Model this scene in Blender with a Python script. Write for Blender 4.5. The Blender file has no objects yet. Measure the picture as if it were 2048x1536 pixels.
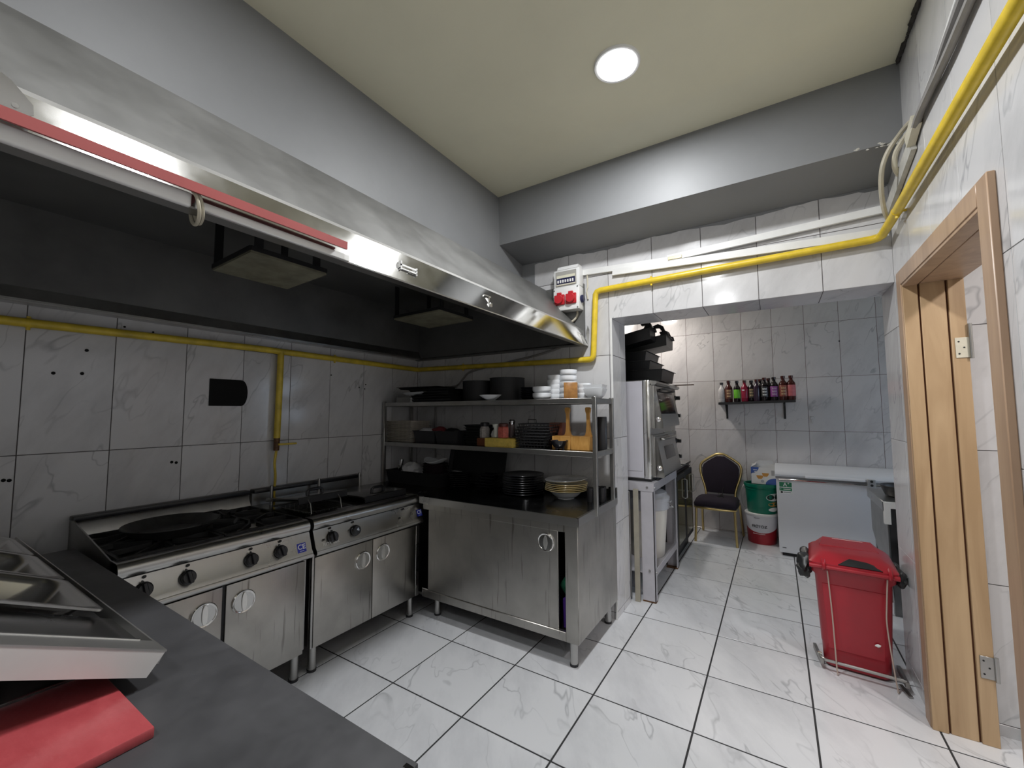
import bpy, bmesh, math, random
from mathutils import Vector, Matrix
random.seed(7)
PI = math.pi
C = bpy.context.scene.collection
sc = bpy.context.scene

# ------------------------------------------------------------------ camera
cam_d = bpy.data.cameras.new('camera'); cam = bpy.data.objects.new('camera', cam_d); C.objects.link(cam)
cam_d.sensor_width = 36.0; cam_d.sensor_fit = 'HORIZONTAL'; cam_d.lens = 830.19 / 2048 * 36.0
cam_d.clip_start = 0.02; cam_d.clip_end = 60
YAW, PITCH, ROLL = 0.564558, 0.0689858, -0.00358
fw = Vector((-math.sin(YAW) * math.cos(PITCH), math.cos(YAW) * math.cos(PITCH), math.sin(PITCH)))
rt = Vector((math.cos(YAW), math.sin(YAW), 0)); up = rt.cross(fw)
rt2 = rt * math.cos(ROLL) + up * math.sin(ROLL); up2 = rt2.cross(fw)
cam.matrix_world = Matrix(((rt2.x, up2.x, -fw.x, 0), (rt2.y, up2.y, -fw.y, 0), (rt2.z, up2.z, -fw.z, 1.54), (0, 0, 0, 1)))
sc.camera = cam
# ------------------------------------------------------------------ world, exposure
w = bpy.data.worlds.new('World'); sc.world = w; w.use_nodes = True
w.node_tree.nodes['Background'].inputs[0].default_value = (0.62, 0.78, 1.0, 1)
w.node_tree.nodes['Background'].inputs[1].default_value = 4.0
sc.view_settings.view_transform = 'Standard'; sc.view_settings.look = 'None'
sc.view_settings.exposure = 0.0; sc.view_settings.gamma = 1.0; sc.view_settings.use_curve_mapping = False
LAMP_MAIN, LAMP_NEAR, LAMP_FILL, LAMP_BACK, LAMP_SIDE = 36.0, 22.0, 18.0, 17.0, 26.0
sc.cycles.use_denoising = True
sc.cycles.max_bounces = 9; sc.cycles.diffuse_bounces = 5; sc.cycles.glossy_bounces = 4
sc.cycles.transmission_bounces = 6; sc.cycles.caustics_reflective = False; sc.cycles.caustics_refractive = False
sc.cycles.sample_clamp_indirect = 6.0

# ------------------------------------------------------------------ materials
def _n(nt, t, **k):
    n = nt.nodes.new(t)
    for a, b in k.items(): setattr(n, a, b)
    return n
def mat(name, col, rough=0.5, metal=0.0, var=0.0, vs=6.0, bump=0.0, bs=60.0, stretch=(1, 1, 1), spec=None, coat=0.0, rvar=0.0, col2=None, trans=0.0, emis=None, aniso=0):
    m = bpy.data.materials.new(name); m.use_nodes = True; nt = m.node_tree
    b = nt.nodes['Principled BSDF']
    b.inputs['Base Color'].default_value = (*col, 1); b.inputs['Roughness'].default_value = rough; b.inputs['Metallic'].default_value = metal
    if spec is not None: b.inputs['Specular IOR Level'].default_value = spec
    if coat: b.inputs['Coat Weight'].default_value = coat; b.inputs['Coat Roughness'].default_value = 0.08
    if trans: b.inputs['Transmission Weight'].default_value = trans
    if emis: b.inputs['Emission Color'].default_value = (*emis[:3], 1); b.inputs['Emission Strength'].default_value = emis[3]
    if var or bump or rvar:
        tc = _n(nt, 'ShaderNodeTexCoord'); mp = _n(nt, 'ShaderNodeMapping'); mp.inputs['Scale'].default_value = stretch
        nt.links.new(tc.outputs['Object'], mp.inputs[0])
    if var or rvar:
        no = _n(nt, 'ShaderNodeTexNoise'); no.inputs['Scale'].default_value = vs; no.inputs['Detail'].default_value = 6; no.inputs['Roughness'].default_value = 0.6
        nt.links.new(mp.outputs[0], no.inputs[0])
        if var:
            cr = _n(nt, 'ShaderNodeValToRGB'); cr.color_ramp.elements[0].position = 0.3; cr.color_ramp.elements[1].position = 0.7
            c2 = col2 or tuple(c * (1 - var) for c in col)
            cr.color_ramp.elements[0].color = (*c2, 1); cr.color_ramp.elements[1].color = (*(min(1, c * (1 + var * .35)) for c in col), 1)
            nt.links.new(no.outputs[0], cr.inputs[0]); nt.links.new(cr.outputs[0], b.inputs['Base Color'])
        if rvar:
            mr = _n(nt, 'ShaderNodeMapRange'); mr.inputs[1].default_value = .3; mr.inputs[2].default_value = .7
            mr.inputs[3].default_value = max(.02, rough - rvar); mr.inputs[4].default_value = rough + rvar
            nt.links.new(no.outputs[0], mr.inputs[0]); nt.links.new(mr.outputs[0], b.inputs['Roughness'])
    if bump:
        nb = _n(nt, 'ShaderNodeTexNoise'); nb.inputs['Scale'].default_value = bs; nb.inputs['Detail'].default_value = 4
        bp = _n(nt, 'ShaderNodeBump'); bp.inputs['Strength'].default_value = bump; bp.inputs['Distance'].default_value = 0.004
        nt.links.new(mp.outputs[0], nb.inputs[0]); nt.links.new(nb.outputs[0], bp.inputs['Height']); nt.links.new(bp.outputs[0], b.inputs['Normal'])
    return m
def tile_mat(name, base, vein, cloud, rough, vscale, rot, tint=0.03):
    """glossy printed ceramic: soft grey clouds and thin distorted veins, each tile its own cut of the print"""
    m = bpy.data.materials.new(name); m.use_nodes = True; nt = m.node_tree; L = nt.links.new
    b = nt.nodes['Principled BSDF']; b.inputs['Roughness'].default_value = rough
    tc = _n(nt, 'ShaderNodeTexCoord'); oi = _n(nt, 'ShaderNodeObjectInfo')
    mul = _n(nt, 'ShaderNodeMath', operation='MULTIPLY'); mul.inputs[1].default_value = 37.0; L(oi.outputs['Random'], mul.inputs[0])
    cx = _n(nt, 'ShaderNodeCombineXYZ'); L(mul.outputs[0], cx.inputs[0]); L(mul.outputs[0], cx.inputs[1])
    mp = _n(nt, 'ShaderNodeMapping'); mp.inputs['Rotation'].default_value = rot; mp.inputs['Scale'].default_value = (1, 1, 1)
    L(tc.outputs['Object'], mp.inputs[0])
    st = _n(nt, 'ShaderNodeVectorMath', operation='MULTIPLY'); st.inputs[1].default_value = (1.0, 0.38, 1.0); L(mp.outputs[0], st.inputs[0])
    ad = _n(nt, 'ShaderNodeVectorMath', operation='ADD'); L(st.outputs[0], ad.inputs[0]); L(cx.outputs[0], ad.inputs[1])
    v = _n(nt, 'ShaderNodeTexNoise'); v.inputs['Scale'].default_value = vscale; v.inputs['Detail'].default_value = 3; v.inputs['Roughness'].default_value = .55; v.inputs['Distortion'].default_value = .45
    L(ad.outputs[0], v.inputs[0])
    s = _n(nt, 'ShaderNodeMath', operation='SUBTRACT'); s.inputs[1].default_value = .5; L(v.outputs[0], s.inputs[0])
    a = _n(nt, 'ShaderNodeMath', operation='ABSOLUTE'); L(s.outputs[0], a.inputs[0])
    r = _n(nt, 'ShaderNodeMapRange'); r.inputs[1].default_value = 0.0; r.inputs[2].default_value = .014; r.inputs[3].default_value = 1; r.inputs[4].default_value = 0; L(a.outputs[0], r.inputs[0])
    c = _n(nt, 'ShaderNodeTexNoise'); c.inputs['Scale'].default_value = vscale * .9; c.inputs['Detail'].default_value = 5; L(ad.outputs[0], c.inputs[0])
    rm = _n(nt, 'ShaderNodeMapRange'); rm.inputs[1].default_value = .42; rm.inputs[2].default_value = .62; L(c.outputs[0], rm.inputs[0])
    vm = _n(nt, 'ShaderNodeMath', operation='MULTIPLY'); L(r.outputs[0], vm.inputs[0]); L(rm.outputs[0], vm.inputs[1])
    mx = _n(nt, 'ShaderNodeMixRGB'); mx.inputs[1].default_value = (*base, 1); mx.inputs[2].default_value = (*cloud, 1)
    c2 = _n(nt, 'ShaderNodeTexNoise'); c2.inputs['Scale'].default_value = vscale * .55; c2.inputs['Detail'].default_value = 7; c2.inputs['Roughness'].default_value = .65; L(ad.outputs[0], c2.inputs[0])
    rc = _n(nt, 'ShaderNodeMapRange'); rc.inputs[1].default_value = .46; rc.inputs[2].default_value = .72; L(c2.outputs[0], rc.inputs[0]); L(rc.outputs[0], mx.inputs[0])
    m2 = _n(nt, 'ShaderNodeMixRGB'); m2.inputs[2].default_value = (*vein, 1); L(vm.outputs[0], m2.inputs[0]); L(mx.outputs[0], m2.inputs[1])
    L(m2.outputs[0], b.inputs['Base Color'])
    bp = _n(nt, 'ShaderNodeBump'); bp.inputs['Strength'].default_value = .05; bp.inputs['Distance'].default_value = .01; L(c2.outputs[0], bp.inputs['Height']); L(bp.outputs[0], b.inputs['Normal'])
    return m
def drip_mat(name, col, rough, streak):
    """brushed sheet steel with dried vertical grease runs"""
    m = bpy.data.materials.new(name); m.use_nodes = True; nt = m.node_tree; L = nt.links.new
    b = nt.nodes['Principled BSDF']; b.inputs['Metallic'].default_value = 1.0
    tc = _n(nt, 'ShaderNodeTexCoord')
    mp = _n(nt, 'ShaderNodeMapping'); mp.inputs['Scale'].default_value = (46, 46, 2.2); L(tc.outputs['Object'], mp.inputs[0])
    n = _n(nt, 'ShaderNodeTexNoise'); n.inputs['Scale'].default_value = 1.0; n.inputs['Detail'].default_value = 3; n.inputs['Distortion'].default_value = .25; L(mp.outputs[0], n.inputs[0])
    r = _n(nt, 'ShaderNodeMapRange'); r.inputs[1].default_value = .62; r.inputs[2].default_value = .70; L(n.outputs[0], r.inputs[0])
    c = _n(nt, 'ShaderNodeTexNoise'); c.inputs['Scale'].default_value = 5; c.inputs['Detail'].default_value = 5; L(tc.outputs['Object'], c.inputs[0])
    rc = _n(nt, 'ShaderNodeMapRange'); rc.inputs[1].default_value = .35; rc.inputs[2].default_value = .7; L(c.outputs[0], rc.inputs[0])
    mx = _n(nt, 'ShaderNodeMixRGB'); mx.inputs[1].default_value = (*col, 1); mx.inputs[2].default_value = (*(x * .78 for x in col), 1); L(rc.outputs[0], mx.inputs[0])
    m2 = _n(nt, 'ShaderNodeMixRGB'); m2.inputs[2].default_value = (*streak, 1); L(mx.outputs[0], m2.inputs[1])
    k = _n(nt, 'ShaderNodeMath', operation='MULTIPLY'); k.inputs[1].default_value = .75; L(r.outputs[0], k.inputs[0]); L(k.outputs[0], m2.inputs[0]); L(m2.outputs[0], b.inputs['Base Color'])
    rr = _n(nt, 'ShaderNodeMapRange'); rr.inputs[3].default_value = rough - .07; rr.inputs[4].default_value = rough + .1; L(c.outputs[0], rr.inputs[0]); L(rr.outputs[0], b.inputs['Roughness'])
    mp2 = _n(nt, 'ShaderNodeMapping'); mp2.inputs['Scale'].default_value = (3, 3, 260); L(tc.outputs['Object'], mp2.inputs[0])
    nb = _n(nt, 'ShaderNodeTexNoise'); nb.inputs['Scale'].default_value = 1; L(mp2.outputs[0], nb.inputs[0])
    bp = _n(nt, 'ShaderNodeBump'); bp.inputs['Strength'].default_value = .06; bp.inputs['Distance'].default_value = .002; L(nb.outputs[0], bp.inputs['Height']); L(bp.outputs[0], b.inputs['Normal'])
    return m
def wood_mat(name, c1, c2, scale=(14, 14, 1.2), rough=.45):
    m = bpy.data.materials.new(name); m.use_nodes = True; nt = m.node_tree; L = nt.links.new
    b = nt.nodes['Principled BSDF']; b.inputs['Roughness'].default_value = rough
    tc = _n(nt, 'ShaderNodeTexCoord'); mp = _n(nt, 'ShaderNodeMapping'); mp.inputs['Scale'].default_value = scale; L(tc.outputs['Object'], mp.inputs[0])
    n = _n(nt, 'ShaderNodeTexNoise'); n.inputs['Scale'].default_value = 1.3; n.inputs['Detail'].default_value = 8; n.inputs['Distortion'].default_value = 1.2; L(mp.outputs[0], n.inputs[0])
    cr = _n(nt, 'ShaderNodeValToRGB'); cr.color_ramp.elements[0].position = .34; cr.color_ramp.elements[1].position = .66
    cr.color_ramp.elements[0].color = (*c1, 1); cr.color_ramp.elements[1].color = (*c2, 1); L(n.outputs[0], cr.inputs[0]); L(cr.outputs[0], b.inputs['Base Color'])
    bp = _n(nt, 'ShaderNodeBump'); bp.inputs['Strength'].default_value = .08; bp.inputs['Distance'].default_value = .003; L(n.outputs[0], bp.inputs['Height']); L(bp.outputs[0], b.inputs['Normal'])
    return m
TILE_W = tile_mat('ceramic wall tile', (.64, .635, .64), (.42, .42, .43), (.48, .475, .48), .13, 4.6, (0, 0, .5))
TILE_F = tile_mat('ceramic floor tile', (.70, .71, .73), (.45, .46, .48), (.54, .55, .575), .17, 4.4, (0, 0, -.6))
TILE_R = tile_mat('ceramic tile far wall', (.62, .595, .585), (.38, .365, .365), (.47, .45, .45), .13, 4.4, (0, 0, .5))
GROUT = mat('dark grout', (.10, .09, .09), .9)
GROUT_L = mat('pale grout', (.34, .33, .33), .9)
GROUT_B = mat('brown grout', (.16, .11, .10), .9)
GROUT_F = mat('black floor grout', (.03, .03, .032), .85)
BEAM = mat('grey beam paint', (.212, .217, .224), .5, var=.06, vs=3, bump=.15, bs=25)
CEIL = mat('cream ceiling paint', (.78, .755, .58), .55, var=.06, vs=2, bump=.12, bs=18)
PLAST = mat('bare plaster', (.62, .60, .54), .9, var=.3, vs=30, bump=.4, bs=60)
WALLP = mat('plain wall paint', (.7, .69, .66), .6, var=.05)
STEEL = mat('brushed steel', (.47, .465, .45), .30, 1, var=.08, vs=4, rvar=.04)
SATIN = mat('satin steel', (.74, .735, .71), .36, 1, var=.06, vs=5, rvar=.04)
STEELH = mat('hood steel', (.47, .465, .45), .48, .75, var=.10, vs=4, rvar=.05)
BANDM = mat('hood band steel', (.52, .515, .50), .13, 1, var=.12, vs=5, rvar=.04)
STEELD = drip_mat('door steel with dried runs', (.47, .455, .425), .34, (.16, .145, .13))
STEELT = mat('dark worktop steel', (.22, .22, .22), .22, 1, var=.3, vs=4, rvar=.07)
STEELK = mat('shade darkened steel', (.18, .18, .175), .5, .5, var=.3, vs=3, rvar=.1)  # greasy steel, base darkened for the shade under the hood
SHELFM = mat('grey shelf steel', (.40, .395, .38), .36, 1, var=.2, vs=8)
BRIGHT = mat('polished steel', (.78, .77, .75), .10, 1, var=.05, vs=10)
DISH = mat('pressed steel dish', (.50, .50, .49), .18, 1)
PALEST = mat('pale satin steel', (.78, .78, .76), .40, .45, var=.05, vs=5)
PANM = mat('satin food pan', (.80, .79, .77), .22, 1, var=.05, vs=8)
CHROME = mat('chrome', (.82, .82, .83), .07, 1)
BLACKI = mat('black cast iron', (.012, .012, .012), .62, 0, var=.5, vs=20, bump=.4, bs=70)
BLACKP = mat('black plastic', (.016, .016, .018), .38)
BLACKM = mat('matt black', (.009, .009, .01), .6)
TRAYM = mat('black enamel tray', (.010, .010, .011), .33)
BLACKG = mat('black glazed plate', (.014, .014, .018), .22)
DARKV = mat('dark void', (.003, .003, .003), .95)
SOOTG = mat('burnt grey pan', (.05, .05, .048), .5, .5, var=.5, vs=12, bump=.2)
WHITEC = mat('white ceramic', (.84, .86, .88), .12, 0)
CREAMC = mat('yellowish ceramic', (.80, .66, .34), .14, 0)
GREYC = mat('grey marbled ceramic', (.58, .57, .55), .15, var=.45, vs=9)
WHITEP = mat('white plastic', (.80, .80, .79), .35, var=.04, vs=8)
TRUNK = mat('white trunking', (.80, .80, .78), .4, var=.10, vs=6)
IVORY = mat('ivory plastic', (.66, .62, .50), .4, var=.2, vs=9)
CABLE = mat('ivory cable', (.50, .46, .36), .5, var=.25, vs=12)
CABLEG = mat('grey cable', (.26, .25, .24), .55, var=.2, vs=12)
YELLOW = mat('yellow gas pipe paint', (.78, .56, .035), .32, var=.22, vs=14, bump=.08, bs=30)
YELLOWD = mat('dull yellow pipe paint', (.72, .53, .05), .4, var=.35, vs=9, bump=.1, bs=30)  # duller than the other pipe yellow
RUST = mat('rusty valve brass', (.16, .08, .035), .6, .4, var=.5, vs=40)
REDP = mat('red plastic', (.36, .014, .026), .30, var=.10, vs=4)
REDBAR = mat('red painted bar', (.30, .060, .056), .45, var=.12, vs=5)
REDB = mat('red cutting board', (.40, .075, .082), .28, var=.2, vs=6, bump=.25, bs=38, stretch=(1, 2.5, 1), col2=(.33, .045, .052))
REDS = mat('red socket', (.50, .02, .03), .32)
NAVY = mat('navy plastic', (.012, .014, .06), .35)
COUNT = mat('dark stone counter', (.066, .066, .070), .42, var=.28, vs=7, bump=.06, bs=40, rvar=.08)
WOOD = wood_mat('honey door veneer', (.40, .265, .145), (.53, .37, .215), (9, 9, .9), .4)
WOODD = wood_mat('shaded frame veneer', (.36, .235, .15), (.46, .31, .20), (9, 9, .9), .4)
OAK = wood_mat('orange wood', (.50, .24, .05), (.64, .34, .09), (20, 20, 6), .5)
BRNBOX = mat('brown glazed brick', (.40, .19, .055), .25, var=.35, vs=25)
BRNC = mat('brown box', (.22, .065, .035), .6, var=.3, vs=15)
SPONGE = mat('yellow sponge', (.72, .53, .11), .95, var=.2, vs=40, bump=.8, bs=220)
WICKER = mat('off white woven tray', (.80, .74, .66), .8, var=.2, vs=30, bump=.4, bs=120)
GOLD = mat('gold chair tube', (.60, .46, .20), .28, .85, var=.12, vs=10)
PURPLE = mat('dark purple velvet', (.013, .007, .017), .9, var=.3, vs=60, bump=.2, bs=200)
GREEN = mat('green plastic', (.0, .17, .105), .28)
FREEZ = mat('white enamel', (.72, .73, .76), .28, var=.03, vs=3)
OVENSIDE = mat('grey lilac sheet metal', (.56, .55, .60), .45, .1, var=.05)
TABLEG = mat('grey painted angle iron', (.47, .46, .49), .42, .15, var=.08, vs=12)
GLASSD = mat('dark oven glass', (.02, .02, .022), .08, .2)
CLEARP = mat('clear plastic lid', (.74, .76, .80), .22, trans=.25)
MILK = mat('cream plastic', (.76, .73, .66), .45, var=.05)
BAGB = mat('black bin bag', (.014, .015, .016), .4, bump=.15, bs=18)
BAGW = mat('crumpled white bag', (.62, .62, .63), .4, bump=.6, bs=40)
LABELG = mat('sticker green', (.02, .22, .10), .4)
LABELW = mat('print white', (.85, .86, .84), .45)
LABELK = mat('print black', (.02, .02, .02), .45)
LABELB = mat('print blue', (.04, .10, .36), .45)
CEBLUE = mat('sticker blue', (.015, .03, .42), .35)
ORANGE = mat('print orange', (.62, .30, .06), .5)
CARDW = mat('white card', (.80, .80, .79), .55)
TEAL = mat('turquoise plastic', (.10, .52, .60), .4)
TOMATO = mat('red pepper flakes', (.55, .12, .09), .45, var=.4, vs=60)
PEPPER = mat('pepper powder', (.50, .46, .43), .7, var=.3, vs=60)
GLASS = mat('clear glass', (.92, .94, .95), .04, trans=1.0)
def pane_mat():
    m = bpy.data.materials.new('window glass'); m.use_nodes = True; nt = m.node_tree; nt.nodes.remove(nt.nodes['Principled BSDF'])
    t = _n(nt, 'ShaderNodeBsdfTransparent'); g = _n(nt, 'ShaderNodeBsdfGlossy'); g.inputs['Roughness'].default_value = .03; x = _n(nt, 'ShaderNodeMixShader'); x.inputs[0].default_value = .08
    nt.links.new(t.outputs[0], x.inputs[1]); nt.links.new(g.outputs[0], x.inputs[2]); nt.links.new(x.outputs[0], nt.nodes['Material Output'].inputs[0]); return m
def emit(name, col, s):
    m = bpy.data.materials.new(name); m.use_nodes = True; nt = m.node_tree
    nt.nodes.remove(nt.nodes['Principled BSDF']); e = _n(nt, 'ShaderNodeEmission'); e.inputs[0].default_value = (*col, 1); e.inputs[1].default_value = s
    nt.links.new(e.outputs[0], nt.nodes['Material Output'].inputs[0]); return m

# ------------------------------------------------------------------ mesh builder
class MB:
    def __init__(s): s.bm = bmesh.new(); s.m = 0
    def _add(s, vs, fs, M=None):
        bv = [s.bm.verts.new(M @ Vector(v) if M else v) for v in vs]
        out = []
        for f in fs:
            try: q = s.bm.faces.new([bv[i] for i in f]); q.material_index = s.m; out.append(q)
            except ValueError: pass
        return bv, out
    def box(s, x0, x1, y0, y1, z0, z1, bev=0.0, M=None, seg=1):
        vs = [(x, y, z) for z in (z0, z1) for y in (y0, y1) for x in (x0, x1)]
        fs = [(0, 2, 3, 1), (4, 5, 7, 6), (0, 1, 5, 4), (2, 6, 7, 3), (0, 4, 6, 2), (1, 3, 7, 5)]
        bv, ff = s._add(vs, fs, M)
        if bev > 0:
            es = list({e for f in ff for e in f.edges})
            r = bmesh.ops.bevel(s.bm, geom=es, offset=min(bev, .49 * min(abs(x1 - x0), abs(y1 - y0), abs(z1 - z0))), segments=seg, profile=.5, affect='EDGES', clamp_overlap=True)
            for f in r['faces']: f.material_index = s.m
        return s
    def hexa(s, bot, top):
        """eight free corners: bot and top quads, same winding"""
        s._add(list(bot) + list(top), [(3, 2, 1, 0), (4, 5, 6, 7), (0, 1, 5, 4), (1, 2, 6, 5), (2, 3, 7, 6), (3, 0, 4, 7)]); return s
    def prism(s, poly, a0, a1, axis='x', M=None):
        """polygon in the plane across the axis, extruded from a0 to a1"""
        def P(u, v, a): return (a, u, v) if axis == 'x' else ((u, a, v) if axis == 'y' else (u, v, a))
        n = len(poly); vs = [P(u, v, a0) for u, v in poly] + [P(u, v, a1) for u, v in poly]
        s._add(vs, [tuple(range(n - 1, -1, -1)), tuple(range(n, 2 * n))] + [(i, (i + 1) % n, n + (i + 1) % n, n + i) for i in range(n)], M); return s
    def lathe(s, prof, c=(0, 0, 0), seg=24, M=None, sx=1.0, sy=1.0, closed=False):
        vs = []; fs = []
        for r, z in prof:
            for i in range(seg):
                a = 2 * PI * i / seg; vs.append((c[0] + sx * r * math.cos(a), c[1] + sy * r * math.sin(a), c[2] + z))
        k = len(prof)
        for j in range(k - 1 if not closed else k):
            j2 = (j + 1) % k
            for i in range(seg): fs.append((j * seg + i, j * seg + (i + 1) % seg, j2 * seg + (i + 1) % seg, j2 * seg + i))
        if not closed:
            fs.append(tuple(range(seg - 1, -1, -1))); fs.append(tuple((k - 1) * seg + i for i in range(seg)))
        s._add(vs, fs, M); return s
    def cyl(s, p0, p1, r0, r1=None, seg=16):
        p0 = Vector(p0); p1 = Vector(p1); r1 = r0 if r1 is None else r1
        d = p1 - p0; M = Matrix.Translation(p0) @ d.to_track_quat('Z', 'Y').to_matrix().to_4x4()
        return s.lathe([(r0, 0), (r1, d.length)], seg=seg, M=M)
    def tube(s, pts, r, seg=10, sm=0, flat=None):
        P = [Vector(p) for p in pts]
        if sm:                                             # Catmull-Rom
            Q = []
            for i in range(len(P) - 1):
                a = P[max(i - 1, 0)]; b = P[i]; c = P[i + 1]; d = P[min(i + 2, len(P) - 1)]
                for k in range(sm):
                    t = k / sm; Q.append(.5 * ((2 * b) + (c - a) * t + (2 * a - 5 * b + 4 * c - d) * t * t + (3 * b - a - 3 * c + d) * t ** 3))
            Q.append(P[-1]); P = Q
        n = len(P); T = [(P[min(i + 1, n - 1)] - P[max(i - 1, 0)]).normalized() for i in range(n)]
        u = T[0].orthogonal().normalized(); vs = []; fs = []
        for i in range(n):
            u = (u - T[i] * u.dot(T[i])).normalized(); v = T[i].cross(u)
            k = r[i * (len(r) - 1) // (n - 1)] if isinstance(r, (list, tuple)) else r
            # mitre thickness at bends
            for q in range(seg):
                a = 2 * PI * q / seg; vs.append(P[i] + (u * math.cos(a) + v * math.sin(a) * (flat or 1)) * k)
        for i in range(n - 1):
            for q in range(seg): fs.append((i * seg + q, i * seg + (q + 1) % seg, (i + 1) * seg + (q + 1) % seg, (i + 1) * seg + q))
        fs.append(tuple(range(seg - 1, -1, -1))); fs.append(tuple((n - 1) * seg + q for q in range(seg)))
        s._add(vs, fs); return s
    def bar(s, p0, p1, wx, wy, upv=(0, 0, 1)):
        """rectangular bar along p0-p1, wx across, wy along upv side"""
        p0 = Vector(p0); p1 = Vector(p1); d = (p1 - p0).normalized(); u = d.cross(Vector(upv))
        if u.length < 1e-4: u = d.cross(Vector((0, 1, 0)))
        u.normalize(); v = u.cross(d)
        o = [(-1, -1), (1, -1), (1, 1), (-1, 1)]
        s.hexa([p0 + u * a * wx / 2 + v * b * wy / 2 for a, b in o], [p1 + u * a * wx / 2 + v * b * wy / 2 for a, b in o]); return s
    def blob(s, c, r, n=2, amp=.2, fr=3.0, seed=0, sc_=(1, 1, 1)):
        from mathutils import noise
        b2 = bmesh.new(); bmesh.ops.create_icosphere(b2, subdivisions=n, radius=1.0)
        vs = [v.co.copy() for v in b2.verts]; fs = [tuple(v.index for v in f.verts) for f in b2.faces]; b2.free()
        out = []
        for v in vs:
            k = 1 + amp * noise.noise(v * fr + Vector((seed * 7.3, seed, 0)))
            out.append((c[0] + v.x * r * k * sc_[0], c[1] + v.y * r * k * sc_[1], c[2] + v.z * r * k * sc_[2]))
        s._add(out, fs); return s
    def build(s, name, mats, parent=None, origin=None, sharp=38, local=False):
        bmesh.ops.recalc_face_normals(s.bm, faces=s.bm.faces)
        me = bpy.data.meshes.new(name); o = bpy.data.objects.new(name, me)
        org = Vector((0, 0, 0))
        if parent is not None:
            o.parent = parent
            if not local: org = ORG.get(parent.name, Vector((0, 0, 0)))
            ORG[o.name] = org
        elif not local:
            if origin is None:
                lo = Vector([min(v.co[i] for v in s.bm.verts) for i in range(3)]); hi = Vector([max(v.co[i] for v in s.bm.verts) for i in range(3)])
                origin = ((lo.x + hi.x) / 2, (lo.y + hi.y) / 2, lo.z)
            org = Vector(origin); o.location = org; ORG[o.name] = org
        if org.length: bmesh.ops.translate(s.bm, verts=s.bm.verts, vec=-org)
        s.bm.to_mesh(me); s.bm.free()
        for p in me.polygons: p.use_smooth = True
        me.set_sharp_from_angle(angle=math.radians(sharp))
        for m in (mats if isinstance(mats, (list, tuple)) else [mats]): me.materials.append(m)
        C.objects.link(o); return o
ORG = {}
def tag(o, label, cat, group=None):
    o['label'] = label; o['category'] = cat
    if group: o['group'] = group
    return o
def thing(name, label, cat, loc=(0, 0, 0), rz=0.0, group=None):
    o = bpy.data.objects.new(name, None); o.empty_display_size = .05; C.objects.link(o); o.location = loc; o.rotation_euler = (0, 0, rz)
    ORG[o.name] = Vector(loc); return tag(o, label, cat, group)
def struct(o): o['kind'] = 'structure'; return o
def dup(root, loc, rz=None, label=None, group=None):
    r = root.copy(); C.objects.link(r); r.location = loc
    if rz is not None: r.rotation_euler = (r.rotation_euler[0], r.rotation_euler[1], rz)
    if label: r['label'] = label
    if group: r['group'] = group
    for ch in root.children:
        c = ch.copy(); C.objects.link(c); c.parent = r
        for g in ch.children:
            d = g.copy(); C.objects.link(d); d.parent = c
    ORG[r.name] = Vector(loc); return r
def text(name, s, size, m, M, parent, ext=.0006, local=False, warp=None, bold=0.0):
    cu = bpy.data.curves.new(name, 'FONT'); cu.body = s; cu.size = size; cu.align_x = 'CENTER'; cu.align_y = 'CENTER'; cu.extrude = ext; cu.offset = bold
    o = bpy.data.objects.new(name, cu); C.objects.link(o); me = bpy.data.meshes.new_from_object(o)
    bpy.data.objects.remove(o); bpy.data.curves.remove(cu)
    org = Vector((0, 0, 0)) if local else ORG.get(parent.name, Vector((0, 0, 0)))
    for v in me.vertices:
        p = warp(v.co) if warp else M @ v.co
        v.co = p - org
    o = bpy.data.objects.new(name, me); me.materials.clear(); me.materials.append(m); o.parent = parent; C.objects.link(o); return o
def faceM(o, right, upv):
    """matrix whose local x = right, local y = up, z = outward, at o"""
    r = Vector(right).normalized(); u = Vector(upv).normalized(); n = r.cross(u)
    return Matrix(((r.x, u.x, n.x, o[0]), (r.y, u.y, n.y, o[1]), (r.z, u.z, n.z, o[2]), (0, 0, 0, 1)))

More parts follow.
